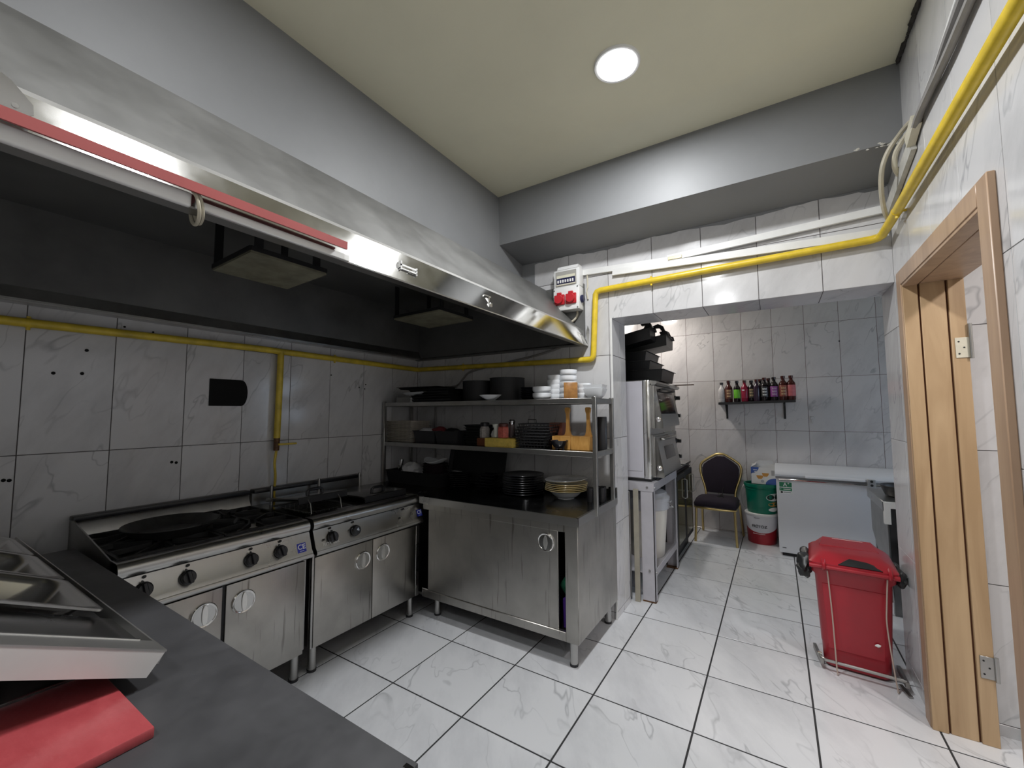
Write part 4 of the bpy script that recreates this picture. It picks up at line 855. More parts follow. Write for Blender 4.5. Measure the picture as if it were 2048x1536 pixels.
one(MB().box(-.055, .055, -.05, .05, 0, .19, .003), 'brown_carton', BRNC, (-1.43, 2.93, ZM), 'dark brown carton standing behind the wire baskets', 'carton')
def paddle(x, y, rz, label, dx):
    t = thing('wooden_holder', label, 'wooden holder', (x, y, ZM), rz, 'wooden holders on the middle shelf')
    MB().box(-.072, .072, -.05, .05, 0, .098, .003).build('block', OAK, t, local=True)
    hb = MB(); hb.prism([(dx - .045, .096), (dx - .022, .106), (dx - .015, .13), (dx - .010, .18), (dx - .011, .255), (dx - .018, .275), (dx - .020, .296), (dx - .012, .305), (dx + .010, .305), (dx + .018, .297), (dx + .016, .276), (dx + .010, .255), (dx + .011, .18), (dx + .016, .13), (dx + .024, .106), (dx + .045, .096)], -.012, .012, 'y'); hb.build('handle', OAK, t, local=True)
    return t
paddle(-1.325, 2.80, .05, 'left orange wooden block with an upright handle on the middle shelf', .035)
paddle(-1.178, 2.805, .03, 'right orange wooden block with an upright handle, nearest the rack post', .045)
t = thing('footed_bowl', 'small black three footed bowl before the wooden blocks', 'bowl', (-1.312, 2.70, ZM))
bowl_mesh(.064, .055, .03, .004, .6).build('bowl', BLACKG, t, local=True).location = (0, 0, .014)
for k in range(3): MB().cyl((.03 * math.cos(k * 2.1 - 1.9), .03 * math.sin(k * 2.1 - 1.9), 0), (.026 * math.cos(k * 2.1 - 1.9), .026 * math.sin(k * 2.1 - 1.9), .02), .008, .011, 8).build('foot', BLACKG, t, local=True)
one(MB().lathe([(.035, 0), (.036, .003), (.036, .232), (.033, .236), (.001, .236)], seg=28), 'black_canister', BLACKP, (-1.072, 2.915, ZM), 'tall black cylinder at the right end of the middle shelf', 'canister')

# ------------------------------------------------------------------ on the worktop (z = WT)
one(tray(.66, .22, .115, .01), 'black_crate', BLACKM, (-2.77, 2.80, WT), 'long black crate on the worktop under the rack\'s left end', 'crate')
st = thing('steel_shaker', 'shiny steel shaker leaning in the black crate', 'shaker', (-3.03, 2.79, WT + .02))
MB().cyl((-3.035, 2.79, WT + .03), (-3.015, 2.80, WT + .205), .022, .022, 20).build('body', CHROME, st)
MB().cyl((-3.022, 2.797, WT + .14), (-3.021, 2.797, WT + .146), .0235, .0235, 20).cyl((-3.029, 2.793, WT + .09), (-3.028, 2.7935, WT + .096), .0235, .0235, 20).build('ring', BLACKP, st)
one(MB().blob((0, 0, 0), .095, 3, .35, 2.5, 5, (1.2, .8, .75)), 'white_bag', BAGW, (-2.865, 2.79, WT + .115), 'crumpled white plastic bag lying in the black crate', 'bag')
for k in range(4):
    lb = f'{ordname(k, 4)} dark round bowl nested in the black crate'
    if k == 0: db = one(bowl_mesh(.115, .085, .05), 'dark_bowl', mat('dark glaze', (.022, .014, .018), .2), (-2.585, 2.80, WT + .04), lb, 'bowl', 'dark bowls in the crate')
    else: copy_to(db, (-2.585, 2.80, WT + .04 + .022 * k), lb)
b = MB(); L = 24; vs = []; fs = []
for j, (rr, zz) in enumerate(((.02, 0), (.07, .012), (.105, .035), (.108, .038), (.104, .040), (.068, .018), (.02, .006))):
    for i in range(L):
        a = 2 * PI * i / L; vs.append((rr * math.cos(a), rr * .9 * math.sin(a), zz + (.016 * math.cos(2 * a) * (rr / .1) ** 2)))
for j in range(6):
    for i in range(L): fs.append((j * L + i, j * L + (i + 1) % L, (j + 1) * L + (i + 1) % L, (j + 1) * L + i))
fs.append(tuple(range(L - 1, -1, -1))); fs.append(tuple(6 * L + i for i in range(L))); b._add(vs, fs)
one(b, 'wavy_dish', WHITEC, (-2.585, 2.80, WT + .185), 'wavy rimmed white dish on top of the dark bowls', 'dish')
for k in range(5):
    lb = f'{ordname(k, 5)} little white dish stacked right of the black crate'
    if k == 0: ld = one(tray(.085, .085, .022, .004), 'little_dish', WHITEC, (-2.50, 2.955, WT + .0), lb, 'dish', 'little white dishes by the crate')
    else: copy_to(ld, (-2.50 + .002 * k, 2.955, WT + .0215 * k + (.0 if k < 3 else .0)), lb)
lt = one(tray(.62, .33, .03, .008), 'leaning_tray', BLACKM, (-2.285, 3.02, WT + .012), 'big black tray leaning upright against the back wall tiles', 'tray'); lt.rotation_euler = (math.radians(77), 0, 0); lt.location = (-2.29, 3.035, WT + .175)
def plate_mesh(r, h=.020, rf=None):
    rf = rf or r * .62; return MB().lathe([(rf, 0), (rf + .004, .003), (r * .93, h - .006), (r, h - .001), (r - .001, h + .001), (r * .92, h - .003), (rf, .007), (.001, .006)], seg=40)
def plates(n, x, y, r, dz, m, where, group, kind='plate', jig=.0):
    for k in range(n):
        lb = f'{ordname(k, n)} {where}'; loc = (x + random.uniform(-jig, jig), y + random.uniform(-jig, jig), WT + k * dz)
        if k == 0: o = one(plate_mesh(r), kind, m, loc, lb, 'plate', group)
        else: copy_to(o, loc, lb)
plates(7, -2.335, 2.83, .098, .0165, BLACKG, 'small black plate of the left pile on the worktop', 'small black plates, left pile', 'black_plate', .002)
for k in range(6):
    lb = f'{ordname(k, 6)} square black dish before the leaning tray'
    if k == 0: sd = one(tray(.125, .12, .020, .008), 'square_dish', BLACKG, (-2.035, 2.83, WT), lb, 'dish', 'square black dishes on the worktop')
    else: copy_to(sd, (-2.035 + .004 * k, 2.83, WT + .0235 * k), lb, None, .02 * k)
plates(9, -1.715, 2.87, .165, .0172, BLACKG, 'large round black plate of the tall pile on the worktop', 'large black plates', 'black_plate', .003)
pz = WT
o = one(bowl_mesh(.125, .055, .062, .005, .7), 'soup_bowl', WHITEC, (-1.360, 2.90, WT), 'white soup bowl carrying the yellowish plates', 'bowl')
for k in range(5):
    lb = f'{ordname(k, 5)} yellowish plate of the pile on the white soup bowl'
    if k == 0: yp = one(plate_mesh(.158, .020), 'yellow_plate', CREAMC, (-1.360, 2.90, WT + .047), lb, 'plate', 'yellowish plates on the soup bowl')
    else: copy_to(yp, (-1.360 + .002 * k, 2.90, WT + .047 + .0125 * k), lb)
gp = one(plate_mesh(.160, .022), 'marbled_plate', GREYC, (-1.356, 2.90, WT + .122), 'grey marbled plate tilted on top of the yellowish pile', 'plate'); gp.rotation_euler = (.03, -.05, 0)
for k, (x, y) in enumerate(((-1.150, 2.86), (-1.083, 2.915), (-1.092, 2.970), (-1.132, 2.955))):
    lb = ['black cup nearest the front post on the worktop\'s right end', 'black cup nearest the right upstand of the worktop', 'rear black cup by the right rear post', 'rear left black cup behind the others on the worktop'][k]
    if k == 0: cp = one(MB().lathe([(.020, 0), (.021, .003), (.0225, .098), (.020, .098), (.018, .01), (.001, .008)], seg=24), 'black_cup', BLACKP, (x, y, WT), lb, 'cup', 'black cups on the worktop')
    else: copy_to(cp, (x, y, WT), lb)

# ------------------------------------------------------------------ foreground counter
CT, CY, CX0, CX1 = .885, .590, -2.93, -.592
ct = thing('prep_counter', 'dark stone topped preparation counter in the left foreground', 'counter', (-1.7, 0, 0))
MB().prism([(CX0, -.32), (CX1, -.32), (CX1, .601), (CX0, .610)], CT - .028, CT, 'z').build('counter_top', COUNT, ct)
MB().box(CX0 + .02, CX1 - .03, -.30, CY - .03, .12, CT - .028, .002).build('cabinet_body', STEELD, ct)
for k in range(3): 
    x0 = CX0 + .05 + k * .755; MB().box(x0, x0 + .74, CY - .031, CY - .018, .15, CT - .07, .003).build('door', STEELD, ct)
MB().box(CX1 - .004, CX1 + .002, -.32, CY, CT - .040, CT + .0005, .001).build('end_trim', BRIGHT, ct)
MB().box(CX1 - .02, CX1 + .002, CY - .010, CY + .0015, CT - .040, CT + .0008, .001).build('end_trim', BRIGHT, ct)
for x in (CX0 + .08, CX1 - .10):
    for y in (-.24, CY - .10): MB().cyl((x, y, 0), (x, y, .125), .022, seg=14).build('leg', STEEL, ct)
for k, (x, y) in enumerate(((-1.865, .452), (-1.852, .455), (-1.71, .486), (-1.78, .40), (-.83, .42), (-.90, .30), (-.66, .40), (-.95, .35))):
    MB().blob((x, y, CT + .001), .0035 if k < 3 else .0022, 1, .4, 3, k, (1.4, 1, .5)).build('crumb', LABELW if k > 2 else BRIGHT, ct)
cb = thing('cutting_board', 'thick red plastic cutting board lying on the dark counter', 'cutting board', (-1.40, .10, CT))
MB().box(-1.75, -1.090, -.12, .362, CT, CT + .022, .004, seg=2).build('board', REDB, cb)
# sloping pan rail on the counter: low side towards the stove
RX = -1.29
rl = thing('pan_rail', 'sloping stainless pan rail standing on the counter in the left foreground', 'pan rail', (-2.1, .28, CT))
ang = math.atan2(1.094 - .96, .443 - .176)
def RP(t, h): return (.443 - t * math.cos(ang) + h * math.sin(ang) * -0 + h * math.sin(ang), .96 + t * math.sin(ang) + h * math.cos(ang))   # t up the slope from the low edge, h above the sheet
W_ = .46
def rbox(b, x0, x1, t0, t1, h0, h1):
    q = [RP(t0, h0), RP(t1, h0), RP(t1, h1), RP(t0, h1)]
    b.prism(q, x0, x1, 'x'); return b
b = MB()
vs = [];
lo = [RP(0, 0), RP(W_, 0), RP(W_, -.062), RP(.012, -.058)]
b.prism(lo, RX - .004, RX, 'x'); b.build('end_face', PALEST, rl)  # paler than the rim: the bright room's reflection is put in the colour
rbox(MB(), RX - .075, RX + .001, -.001, W_, -.003, .0008).build('end_rim', SATIN, rl)
rbox(MB(), RX - .080, RX - .072, .035, W_, -.02, .003).build('inner_rim', BRIGHT, rl)
rbox(MB(), -3.05, RX - .004, .0, .006, -.03, .001).build('low_edge', SATIN, rl)
for a, c in ((-1.65, RX - .075), (-2.065, -2.04), (-2.515, -2.485), (-3.05, -2.925)): rbox(MB(), a, c, .004, W_, -.022, -.016).build('deck_strip', STEELT, rl)
rbox(MB(), -3.05, RX, W_ - .012, W_, -.062, .001).build('high_edge', STEEL, rl)
MB().box(-2.95, RX - .15, .12, .40, CT, CT + .03, .003).build('plinth', STEELT, rl)
MB().box(-2.95, RX - .15, .05, .09, CT, CT + .18, .003).build('rear_support', STEELT, rl)
def gn_pan(x0, x1, label, m):
    t = thing('food_pan', label, 'food pan', ((x0 + x1) / 2, RP(.2, 0)[0], RP(.2, 0)[1]), 0, 'steel food pans in the sloping rail')
    t0, t1 = .035, .43; b = MB()
    def ring(ix, it, h, n=6, rad=.05):
        pts = []
        xa, xb, ta, tb = x0 + ix, x1 - ix, t0 + it, t1 - it
        for cx_, ct_, a0 in ((xb - rad, tb - rad, 0), (xa + rad, tb - rad, 90), (xa + rad, ta + rad, 180), (xb - rad, ta + rad, 270)):
            for k in range(n + 1):
                a = math.radians(a0 + 90 * k / n); y, z = RP(ct_ + rad * math.sin(a), h); pts.append((cx_ + rad * math.cos(a), y, z))
        return pts
    lv = [ring(.0, .0, .0, rad=.018), ring(.0, .0, .006, rad=.018), ring(.012, .012, .007, rad=.02), ring(.022, .022, .003, rad=.04), ring(.034, .03, -.015, rad=.06), ring(.055, .05, -.06, rad=.08), ring(.085, .08, -.088, rad=.09)]
    N = len(lv[0]); V = [p for l_ in lv for p in l_]; F = []
    for j in range(len(lv) - 1):
        for i in range(N): F.append((j * N + i, j * N + (i + 1) % N, (j + 1) * N + (i + 1) % N, (j + 1) * N + i))
    F.append(tuple((len(lv) - 1) * N + i for i in range(N)))
    b._add(V, F); b.build('pan', m, t, sharp=60)
    return t
gn_pan(-2.045, -1.645, 'nearer empty steel food pan with a warm brownish inside', PANM)
gn_pan(-2.49, -2.06, 'farther empty steel food pan against the left wall side', PANM)
gn_pan(-2.93, -2.51, 'farthest steel food pan at the wall end of the rail', PANM)

# ------------------------------------------------------------------ back room: oven table, oven, trays
TX, TY0, TY1, TZ = -.872, 3.535, 4.46, .955
tb = thing('oven_table', 'grey angle iron table carrying the double oven in the back room', 'table', (-1.25, 4.0, 0))
MB().box(-1.655, TX, TY0, TY1, TZ - .012, TZ, .001).build('table_top', TABLEG, tb)
for y, s in ((TY0, 1), (TY1, -1)): MB().box(-1.655, TX + .003, y - .004 if s > 0 else y - .003, y + .003 if s > 0 else y + .004, TZ - .068, TZ + .001, .001).build('apron', TABLEG, tb)
MB().box(TX - .003, TX + .004, TY0 - .003, TY1 + .003, TZ - .068, TZ + .0005, .001).build('apron', TABLEG, tb)
for y, s in ((TY0, 1), (TY1, -1)):
    for x, q in ((TX, -1), (-1.655, 1)):
        b = MB(); b.box(min(x, x + q * .105), max(x, x + q * .105), min(y, y + s * .008), max(y, y + s * .008), .012, TZ - .01, .001); b.box(min(x, x + q * .008), max(x, x + q * .008), min(y, y + s * .055), max(y, y + s * .055), .012, TZ - .01, .001)
        l = b.build('leg', TABLEG, tb)
        MB().box(min(x, x + q * .105), max(x, x + q * .105), min(y, y + s * .055), max(y, y + s * .055), 0, .013, .001).build('foot', RUST, l)
MB().box(-1.655, TX - .004, TY0 + .008, TY1 - .008, .222, .232, .001).build('lower_shelf', TABLEG, tb)
MB().box(TX - .008, TX - .001, TY0 + .05, TY1 - .05, .20, .255, .001).build('shelf_edge', TABLEG, tb)
for y in (TY0 - .004,):
    for x, z in ((TX - .05, TZ - .035), (TX - .045, .25)): MB().cyl((x, y + .005, z), (x, y - .006, z), .009, seg=6).build('bolt', STEEL, tb)
for z in (TZ - .04, .235): MB().cyl((TX - .002, TY0 + .03, z), (TX + .009, TY0 + .03, z), .008, seg=6).build('bolt', STEEL, tb)
ov = thing('double_oven', 'stainless double deck oven with two window doors on the grey table', 'oven', (-1.28, 4.12, TZ))
OX, OY0, OY1, Z0, Z1 = -.905, 3.60, 4.66, TZ, 1.815
MB().box(-1.655, OX, OY0 + .006, OY1, Z0 + .022, Z1, .002).build('body', STEEL, ov)
MB().box(-1.655, OX, OY0 + .01, OY1, Z0, Z0 + .022).build('base_gap', BLACKM, ov)
MB().box(-1.66, OX - .055, OY0, OY0 + .008, Z0 + .03, Z1 - .008, .001).build('side_panel', OVENSIDE, ov)
MB().box(-1.66, OX - .068, OY0 - .003, OY0 + .001, Z0 + .085, Z1 - .075, .001).build('side_inset', OVENSIDE, ov)
MB().box(OX - .052, OX + .004, OY0 - .002, OY0 + .04, Z0 + .022, Z1, .006, seg=2).build('corner_post', BRIGHT, ov)
for j, (za, zb) in enumerate(((1.405, 1.785), (Z0 + .035, 1.345))):
    MB().box(OX - .004, OX + .012, OY0 + .05, OY1 - .02, za, zb, .002).build('front_frame', SHELFM, ov)
    y0, y1 = OY0 + .085, OY1 - .22
    d = MB().prism([(OX + .012, zb - .02), (OX + .030, zb - .02), (OX + .085, za + .03), (OX + .085, za + .005), (OX + .012, za + .005)], y0, y1, 'y').build('oven_door', STEEL, ov)
    MB().prism([(OX + .010, zb - .015), (OX + .036, zb - .015), (OX + .094, za + .03), (OX + .094, za - .004), (OX + .010, za - .004)], y0 - .006, y0, 'y').build('door_cheek', BRIGHT, d)
    def on(z, o): return OX + .030 + (zb - .02 - z) / (zb - .05 - za) * .055 + o
    zc0, zc1 = za + (.12 if j == 0 else .13), zb - (.06 if j == 0 else .11)
    wy0, wy1 = (y0 + .05, y1 - .10) if j == 0 else (y0 + .22, y1 - .14)
    MB().hexa([(on(zc0, -.003), wy0, zc0), (on(zc0, -.003), wy1, zc0), (on(zc1, -.003), wy1, zc1), (on(zc1, -.003), wy0, zc1)], [(on(zc0, .002), wy0, zc0), (on(zc0, .002), wy1, zc0), (on(zc1, .002), wy1, zc1), (on(zc1, .002), wy0, zc1)]).build('window', GLASSD, d)
    zh = zb - .045
    h = MB().tube([(on(zh, 0), y0 + .16, zh), (on(zh, .035), y0 + .17, zh + .004), (on(zh, .035), y1 - .14, zh + .004), (on(zh, 0), y1 - .13, zh)], .010, 8, 4).build('door_handle', BLACKP if j == 0 else STEEL, d)
    MB().lathe([(.020, 0), (.022, .008), (.012, .016), (.001, .017)], seg=16, M=faceM((OX + .055, y0 - .006, za + .075), (1, 0, 0), (0, 0, 1))).build('hinge_boss', CHROME, d)
    cp = MB().box(OX + .004, OX + .016, y1 + .02, OY1 - .025, za + .02, zb - .03, .002).build('control_strip', STEEL, ov)
    for z in (zb - .10, za + .10): MB().lathe([(.026, 0), (.026, .012), (.020, .018), (.020, .055), (.001, .056)], seg=18, M=faceM((OX + .016, OY1 - .09, z), (0, 1, 0), (0, 0, 1))).build('dial', BLACKP, cp)
    if j == 0: MB().box(OX + .016, OX + .018, y1 + .03, OY1 - .13, za + .16, za + .25).build('green_lamp', mat('green indicator', (.08, .45, .02), .3), cp)
MB().prism([(OX - .004, 1.775), (OX + .04, 1.775), (OX + .055, 1.79), (OX + .05, 1.808), (OX - .004, 1.815)], OY0 + .05, OY1, 'y').build('top_visor', STEEL, ov)
# roasting trays stacked on the oven
def rtray(name, loc, w_, d, h, label, rot=(0, 0, 0), ears=False):
    t = thing(name, label, 'tray', loc, 0, 'black roasting trays on the oven'); t.rotation_euler = rot
    tray(w_, d, h, .014, .004).build('pan', TRAYM, t, local=True)
    if ears:
        for y in (-d / 2 + .03, d / 2 - .03):
            b = MB(); b.prism([(w_ / 2 - .07, h - .01), (w_ / 2 - .03, h + .03), (w_ / 2 - .05, h + .075), (w_ / 2 - .10, h + .085), (w_ / 2 - .105, h + .105), (w_ / 2 - .055, h + .115), (w_ / 2 - .015, h + .085), (w_ / 2 - .004, h + .035), (w_ / 2 + .016, h + .025), (w_ / 2 + .018, h - .01)], y - .018, y + .018, 'y'); b.build('lifting_ear', BLACKP, t, local=True)
    return t
OT = Z1
rtray('roasting_tray', (-1.155, 4.02, OT), .66, .50, .105, 'lowest black roasting tray, sticking out over the oven front')
rtray('roasting_tray', (-1.255, 4.00, OT + .108), .66, .48, .078, 'second black roasting tray above the oven')
rtray('roasting_tray', (-1.265, 3.99, OT + .190), .62, .48, .082, 'third black roasting tray above the oven')
rtray('roasting_tray', (-1.13, 4.16, OT + .300), .62, .40, .10, 'rear tilted black roasting tray with lifting ears at the top', (0, -.15, .05), True)
rtray('roasting_tray', (-1.20, 3.86, OT + .322), .60, .26, .10, 'front tilted black roasting tray with a lifting ear, topmost of the stack', (0, -.20, .04), True)
tag(MB().box(-1.25, -.70, 4.60, 4.618, 1.8155, 1.826, .001).build('wooden_stick', RUST), 'thin brown stick lying across the oven top behind the trays', 'stick')
# dough tub under the table
tu = thing('storage_tub', 'tall cream plastic tub with clear clip lid under the oven table', 'tub', (-1.065, 4.02, .232))
MB().lathe([(.15, 0), (.158, .01), (.192, .46), (.192, .47), (.186, .47), (.15, .02), (.001, .012)], (-1.065, 4.02, .232), 36).build('body', MILK, tu)
MB().lathe([(.196, .425), (.206, .43), (.210, .50), (.200, .502), (.194, .44)], (-1.065, 4.02, .232), 36, closed=True).build('collar', CLEARP, tu)
MB().lathe([(.212, .50), (.215, .512), (.214, .530), (.205, .540), (.195, .548), (.185, .575), (.12, .60), (.001, .607)], (-1.065, 4.02, .232), 36).build('lid', CLEARP, tu)
b = MB(); b.tube([(-.865, 3.98, .70), (-.82, 3.97, .70), (-.817, 4.01, .68), (-.865, 4.02, .68)], .004, 6, 4); b.tube([(-.87, 3.98, .72), (-.83, 3.97, .735), (-.825, 4.02, .735), (-.865, 4.03, .72)], .003, 6, 4); b.build('clip', CHROME, tu)
tag(MB().box(-1.030, -.988, 3.497, 3.512, 0, .905, .002).build('metal_strip', mat('dull beige metal', (.40, .37, .30), .45, .4, var=.2)), 'beige metal strip standing upright before the table leg', 'strip')
tag(MB().box(-1.60, -1.06, 3.50, 3.52, .03, .88, .003).build('steel_sheet', STEEL), 'steel sheet leaning behind the wall corner beside the table', 'panel')
# undercounter fridge
uf = thing('undercounter_fridge', 'low steel fridge with dark glass doors beyond the oven table', 'fridge', (-1.25, 5.0, 0))
UY0, UY1, UX = 4.475, 5.395, -.905
MB().box(-1.655, UX, UY0, UY1, .10, TZ - .02, .003).build('body', STEELT, uf)
MB().box(-1.66, UX + .02, UY0 - .005, UY1 + .01, TZ - .02, TZ + .005, .003).build('counter_top', SHELFM, uf)
for k in range(2):
    y0 = UY0 + .01 + k * .455
    d = MB().box(UX, UX + .03, y0, y0 + .445, .14, TZ - .07, .004).build('door', BLACKM, uf)
    MB().box(UX + .0295, UX + .032, y0 + .05, y0 + .395, .19, TZ - .12).build('glass', mat('reflection tinted glass', (.10, .09, .035), .07, .3), d)  # olive tint paints the yellowish reflections into the dark glass
    MB().tube([(UX + .03, y0 + .42, .60), (UX + .055, y0 + .42, .61), (UX + .055, y0 + .42, .80), (UX + .03, y0 + .42, .81)], .007, 8).build('door_handle', STEEL, d)
MB().box(-1.64, UX - .03, UY0 + .02, UY1 - .02, 0, .10).build('plinth', BLACKM, uf)
tag(MB().tube([(-.97, 4.80, TZ + .012), (-.88, 4.82, TZ + .02), (-.80, 4.83, TZ + .012)], .006, 6).build('tongs', BLACKM), 'black rod lying on the counter beside the oven', 'rod')

# ------------------------------------------------------------------ banquet chair
ch = thing('banquet_chair', 'gold framed banquet chair with dark purple seat and back', 'chair', (-.640, 5.70, 0), -.04)
gt = .014
for x in (-.215, .215):
    MB().tube([(x * 1.03, -.24, 0), (x * .98, -.225, .22), (x * .96, -.215, .40)], gt, 10, 4).build('front_leg', GOLD, ch, local=True)
    MB().tube([(x * 1.08, .305, 0), (x * 1.03, .24, .22), (x * .98, .19, .42)], gt, 10, 4).build('rear_leg', GOLD, ch, local=True)
b = MB()
for z in (.405,):
    b.tube([(-.215, -.20, z), (-.20, -.235, z), (0, -.252, z - .004), (.20, -.235, z), (.215, -.20, z)], gt, 10, 4); b.tube([(-.212, -.21, z), (-.212, .19, z + .01)], gt, 10); b.tube([(.212, -.21, z), (.212, .19, z + .01)], gt, 10); b.tube([(-.212, .19, z + .01), (.212, .19, z + .01)], gt * .8, 10)
b.build('seat_frame', GOLD, ch, local=True)
b = MB()                                                     # waterfall seat cushion
pts = []
for (hw, y, z0, z1) in ((.20, -.262, .425, .47), (.222, -.245, .418, .492), (.228, -.15, .418, .505), (.226, 0, .418, .508), (.215, .14, .418, .502), (.205, .205, .42, .49)): pts.append((hw, y, z0, z1))
V = []; F = []
for hw, y, z0, z1 in pts: V += [(-hw, y, z0), (hw, y, z0), (hw + .006, y, (z0 + z1) / 2), (hw - .012, y, z1 - .008), (hw * .6, y, z1 + .006), (-hw * .6, y, z1 + .006), (-hw + .012, y, z1 - .008), (-hw - .006, y, (z0 + z1) / 2)]
for j in range(len(pts) - 1):
    for i in range(8): F.append((j * 8 + i, j * 8 + (i + 1) % 8, (j + 1) * 8 + (i + 1) % 8, (j + 1) * 8 + i))
F.append(tuple(range(7, -1, -1))); F.append(tuple((len(pts) - 1) * 8 + i for i in range(8))); b._add(V, F)
b.build('seat', PURPLE, ch, local=True, sharp=75)
# crown back: gold tube outline and upholstered panel, leaning back
def back(u, v, o=0.0): return (u, .205 + (v - .42) * .20 + o, v)
outl = [(-.172, .43), (-.168, .52), (-.185, .60), (-.212, .68), (-.232, .76), (-.236, .83), (-.215, .88), (-.16, .925), (-.095, .965), (-.05, .99), (0, .998), (.05, .99), (.095, .965), (.16, .925), (.215, .88), (.236, .83), (.232, .76), (.212, .68), (.185, .60), (.168, .52), (.172, .43)]
MB().tube([back(u, v) for u, v in outl], .0155, 10, 3).build('back_frame', GOLD, ch, local=True)
inn = [(u * .90, min(v, .485 + (v - .485) * .955) if v > .5 else .50) for u, v in outl[1:-1]]
b = MB(); n = len(inn); c0 = (0, .72)
fr_ = [back(u, v, -.020) for u, v in inn]; bk_ = [back(u, v, .016) for u, v in inn]; mid = [back(u * .8, c0[1] + (v - c0[1]) * .8, -.030) for u, v in inn]
b._add(fr_ + mid + [back(0, .72, -.032)] + bk_, [(i, (i + 1) % n, n + (i + 1) % n, n + i) for i in range(n)] + [(n + i, n + (i + 1) % n, 2 * n) for i in range(n)] + [((i + 1) % n, i, 2 * n + 1 + i, 2 * n + 1 + (i + 1) % n) for i in range(n)] + [tuple(2 * n + 1 + i for i in range(n))])
b.build('backrest', PURPLE, ch, local=True, sharp=60)
MB().prism([(-.042, .962), (.042, .962), (.03, .972), (0, .976), (-.03, .972)], -.01, .012, 'y', Matrix.Translation((0, .305, 0))).build('grip_slot', GOLD, ch, local=True)
tag(MB().tube([(-.60, 5.80, .515), (-.62, 5.74, .520), (-.58, 5.70, .519), (-.64, 5.66, .517), (-.57, 5.62, .514), (-.60, 5.82, .55), (-.585, 5.85, .60)], .005, 6, 4).build('cable', BLACKM), 'black cord lying in a heap on the purple chair seat', 'cord')

# ------------------------------------------------------------------ buckets, box
BX, BY = -.195, 5.86
rb = thing('red_bucket', 'red and white plastic bucket lettered FRITÖZ beside the chair', 'bucket', (BX, BY, 0))
MB().lathe([(.140, 0), (.146, .008), (.158, .235), (.158, .236)], (BX, BY, 0), 40).build('red_body', REDP, rb)
rw = MB(); L = 40; V = []; F = []
for i in range(L):
    a = 2 * PI * i / L; f_ = a - 1.5 * PI; f_ = (f_ + PI) % (2 * PI) - PI
    zb = .235 - .085 * max(0, math.cos(f_)) ** 1.0; rr = .140 + (.158 - .140) * zb / .235 + .0022
    V += [(BX + rr * math.cos(a), BY + rr * math.sin(a), zb), (BX + .1605 * math.cos(a), BY + .1605 * math.sin(a), .2365), (BX + .164 * math.cos(a), BY + .164 * math.sin(a), .30), (BX + .167 * math.cos(a), BY + .167 * math.sin(a), .372)]
for i in range(L):
    for k in range(3): F.append((i * 4 + k, ((i + 1) % L) * 4 + k, ((i + 1) % L) * 4 + k + 1, i * 4 + k + 1))
rw._add(V, F); rw.build('white_band', mat('off white print', (.66, .66, .70), .35), rb)
MB().lathe([(.168, .366), (.172, .372), (.172, .392), (.166, .398), (.001, .398)], (BX, BY, 0), 40).build('lid', WHITEP, rb)
def wrap(r, zc, a0=0.0, cx=BX, cy=BY, slope=0.0):
    def f(co):
        a = 1.5 * PI + a0 + co.x / r; return Vector((cx + (r + co.z + co.y * slope) * math.cos(a), cy + (r + co.z + co.y * slope) * math.sin(a), zc + co.y))
    return f
text('lettering', 'FRİTÖZ', .045, LABELK, None, rb, .0008, warp=wrap(.1635, .232, -.12), bold=.0006)
text('lettering', 'YEMEKLIK BITKISEL YAG', .0115, LABELW, None, rb, .0006, warp=wrap(.1560, .135, -.1)) if False else MB().lathe([(.1562, .133), (.1568, .141)], (BX, BY, 0), 40).bm.free()
b = MB()
for k in range(15):
    a = 1.5 * PI - .55 + k * .055; b.box(BX + .1555 * math.cos(a) - .0035, BX + .1555 * math.cos(a) + .0035, BY + .1555 * math.sin(a) - .001, BY + .1555 * math.sin(a) + .001, .134, .139)
b.build('small_print', LABELW, rb)
b = MB()
for k in range(7):
    a = 1.5 * PI - .40 + k * .05; b.box(BX + .1675 * math.cos(a) - .003, BX + .1675 * math.cos(a) + .003, BY + .1675 * math.sin(a) - .001, BY + .1675 * math.sin(a) + .001, .338, .343)
b.build('small_print', LABELK, rb)
rb.scale = (1, 1, .885); GZ = .3525
gb = thing('green_bucket', 'green plastic bucket standing on the red and white bucket', 'bucket', (BX + .01, BY, GZ))
gx = BX + .01
MB().lathe([(.145, 0), (.150, .006), (.166, .33), (.178, .335), (.180, .375), (.170, .377), (.164, .372), (.146, .012), (.001, .010)], (gx, BY, GZ), 40).build('body', GREEN, gb)
MB().lathe([(.1665, .30), (.171, .303), (.171, .312), (.1675, .315)], (gx, BY, GZ), 40, closed=True).build('rib', GREEN, gb)
b = MB(); b.tube([(gx - .175, BY - .02, GZ + .345), (gx - .205, BY - .06, GZ + .26), (gx - .195, BY - .08, GZ + .10), (gx - .17, BY - .07, GZ + .05)], .003, 6, 4); b.build('bail_handle', STEEL, gb)
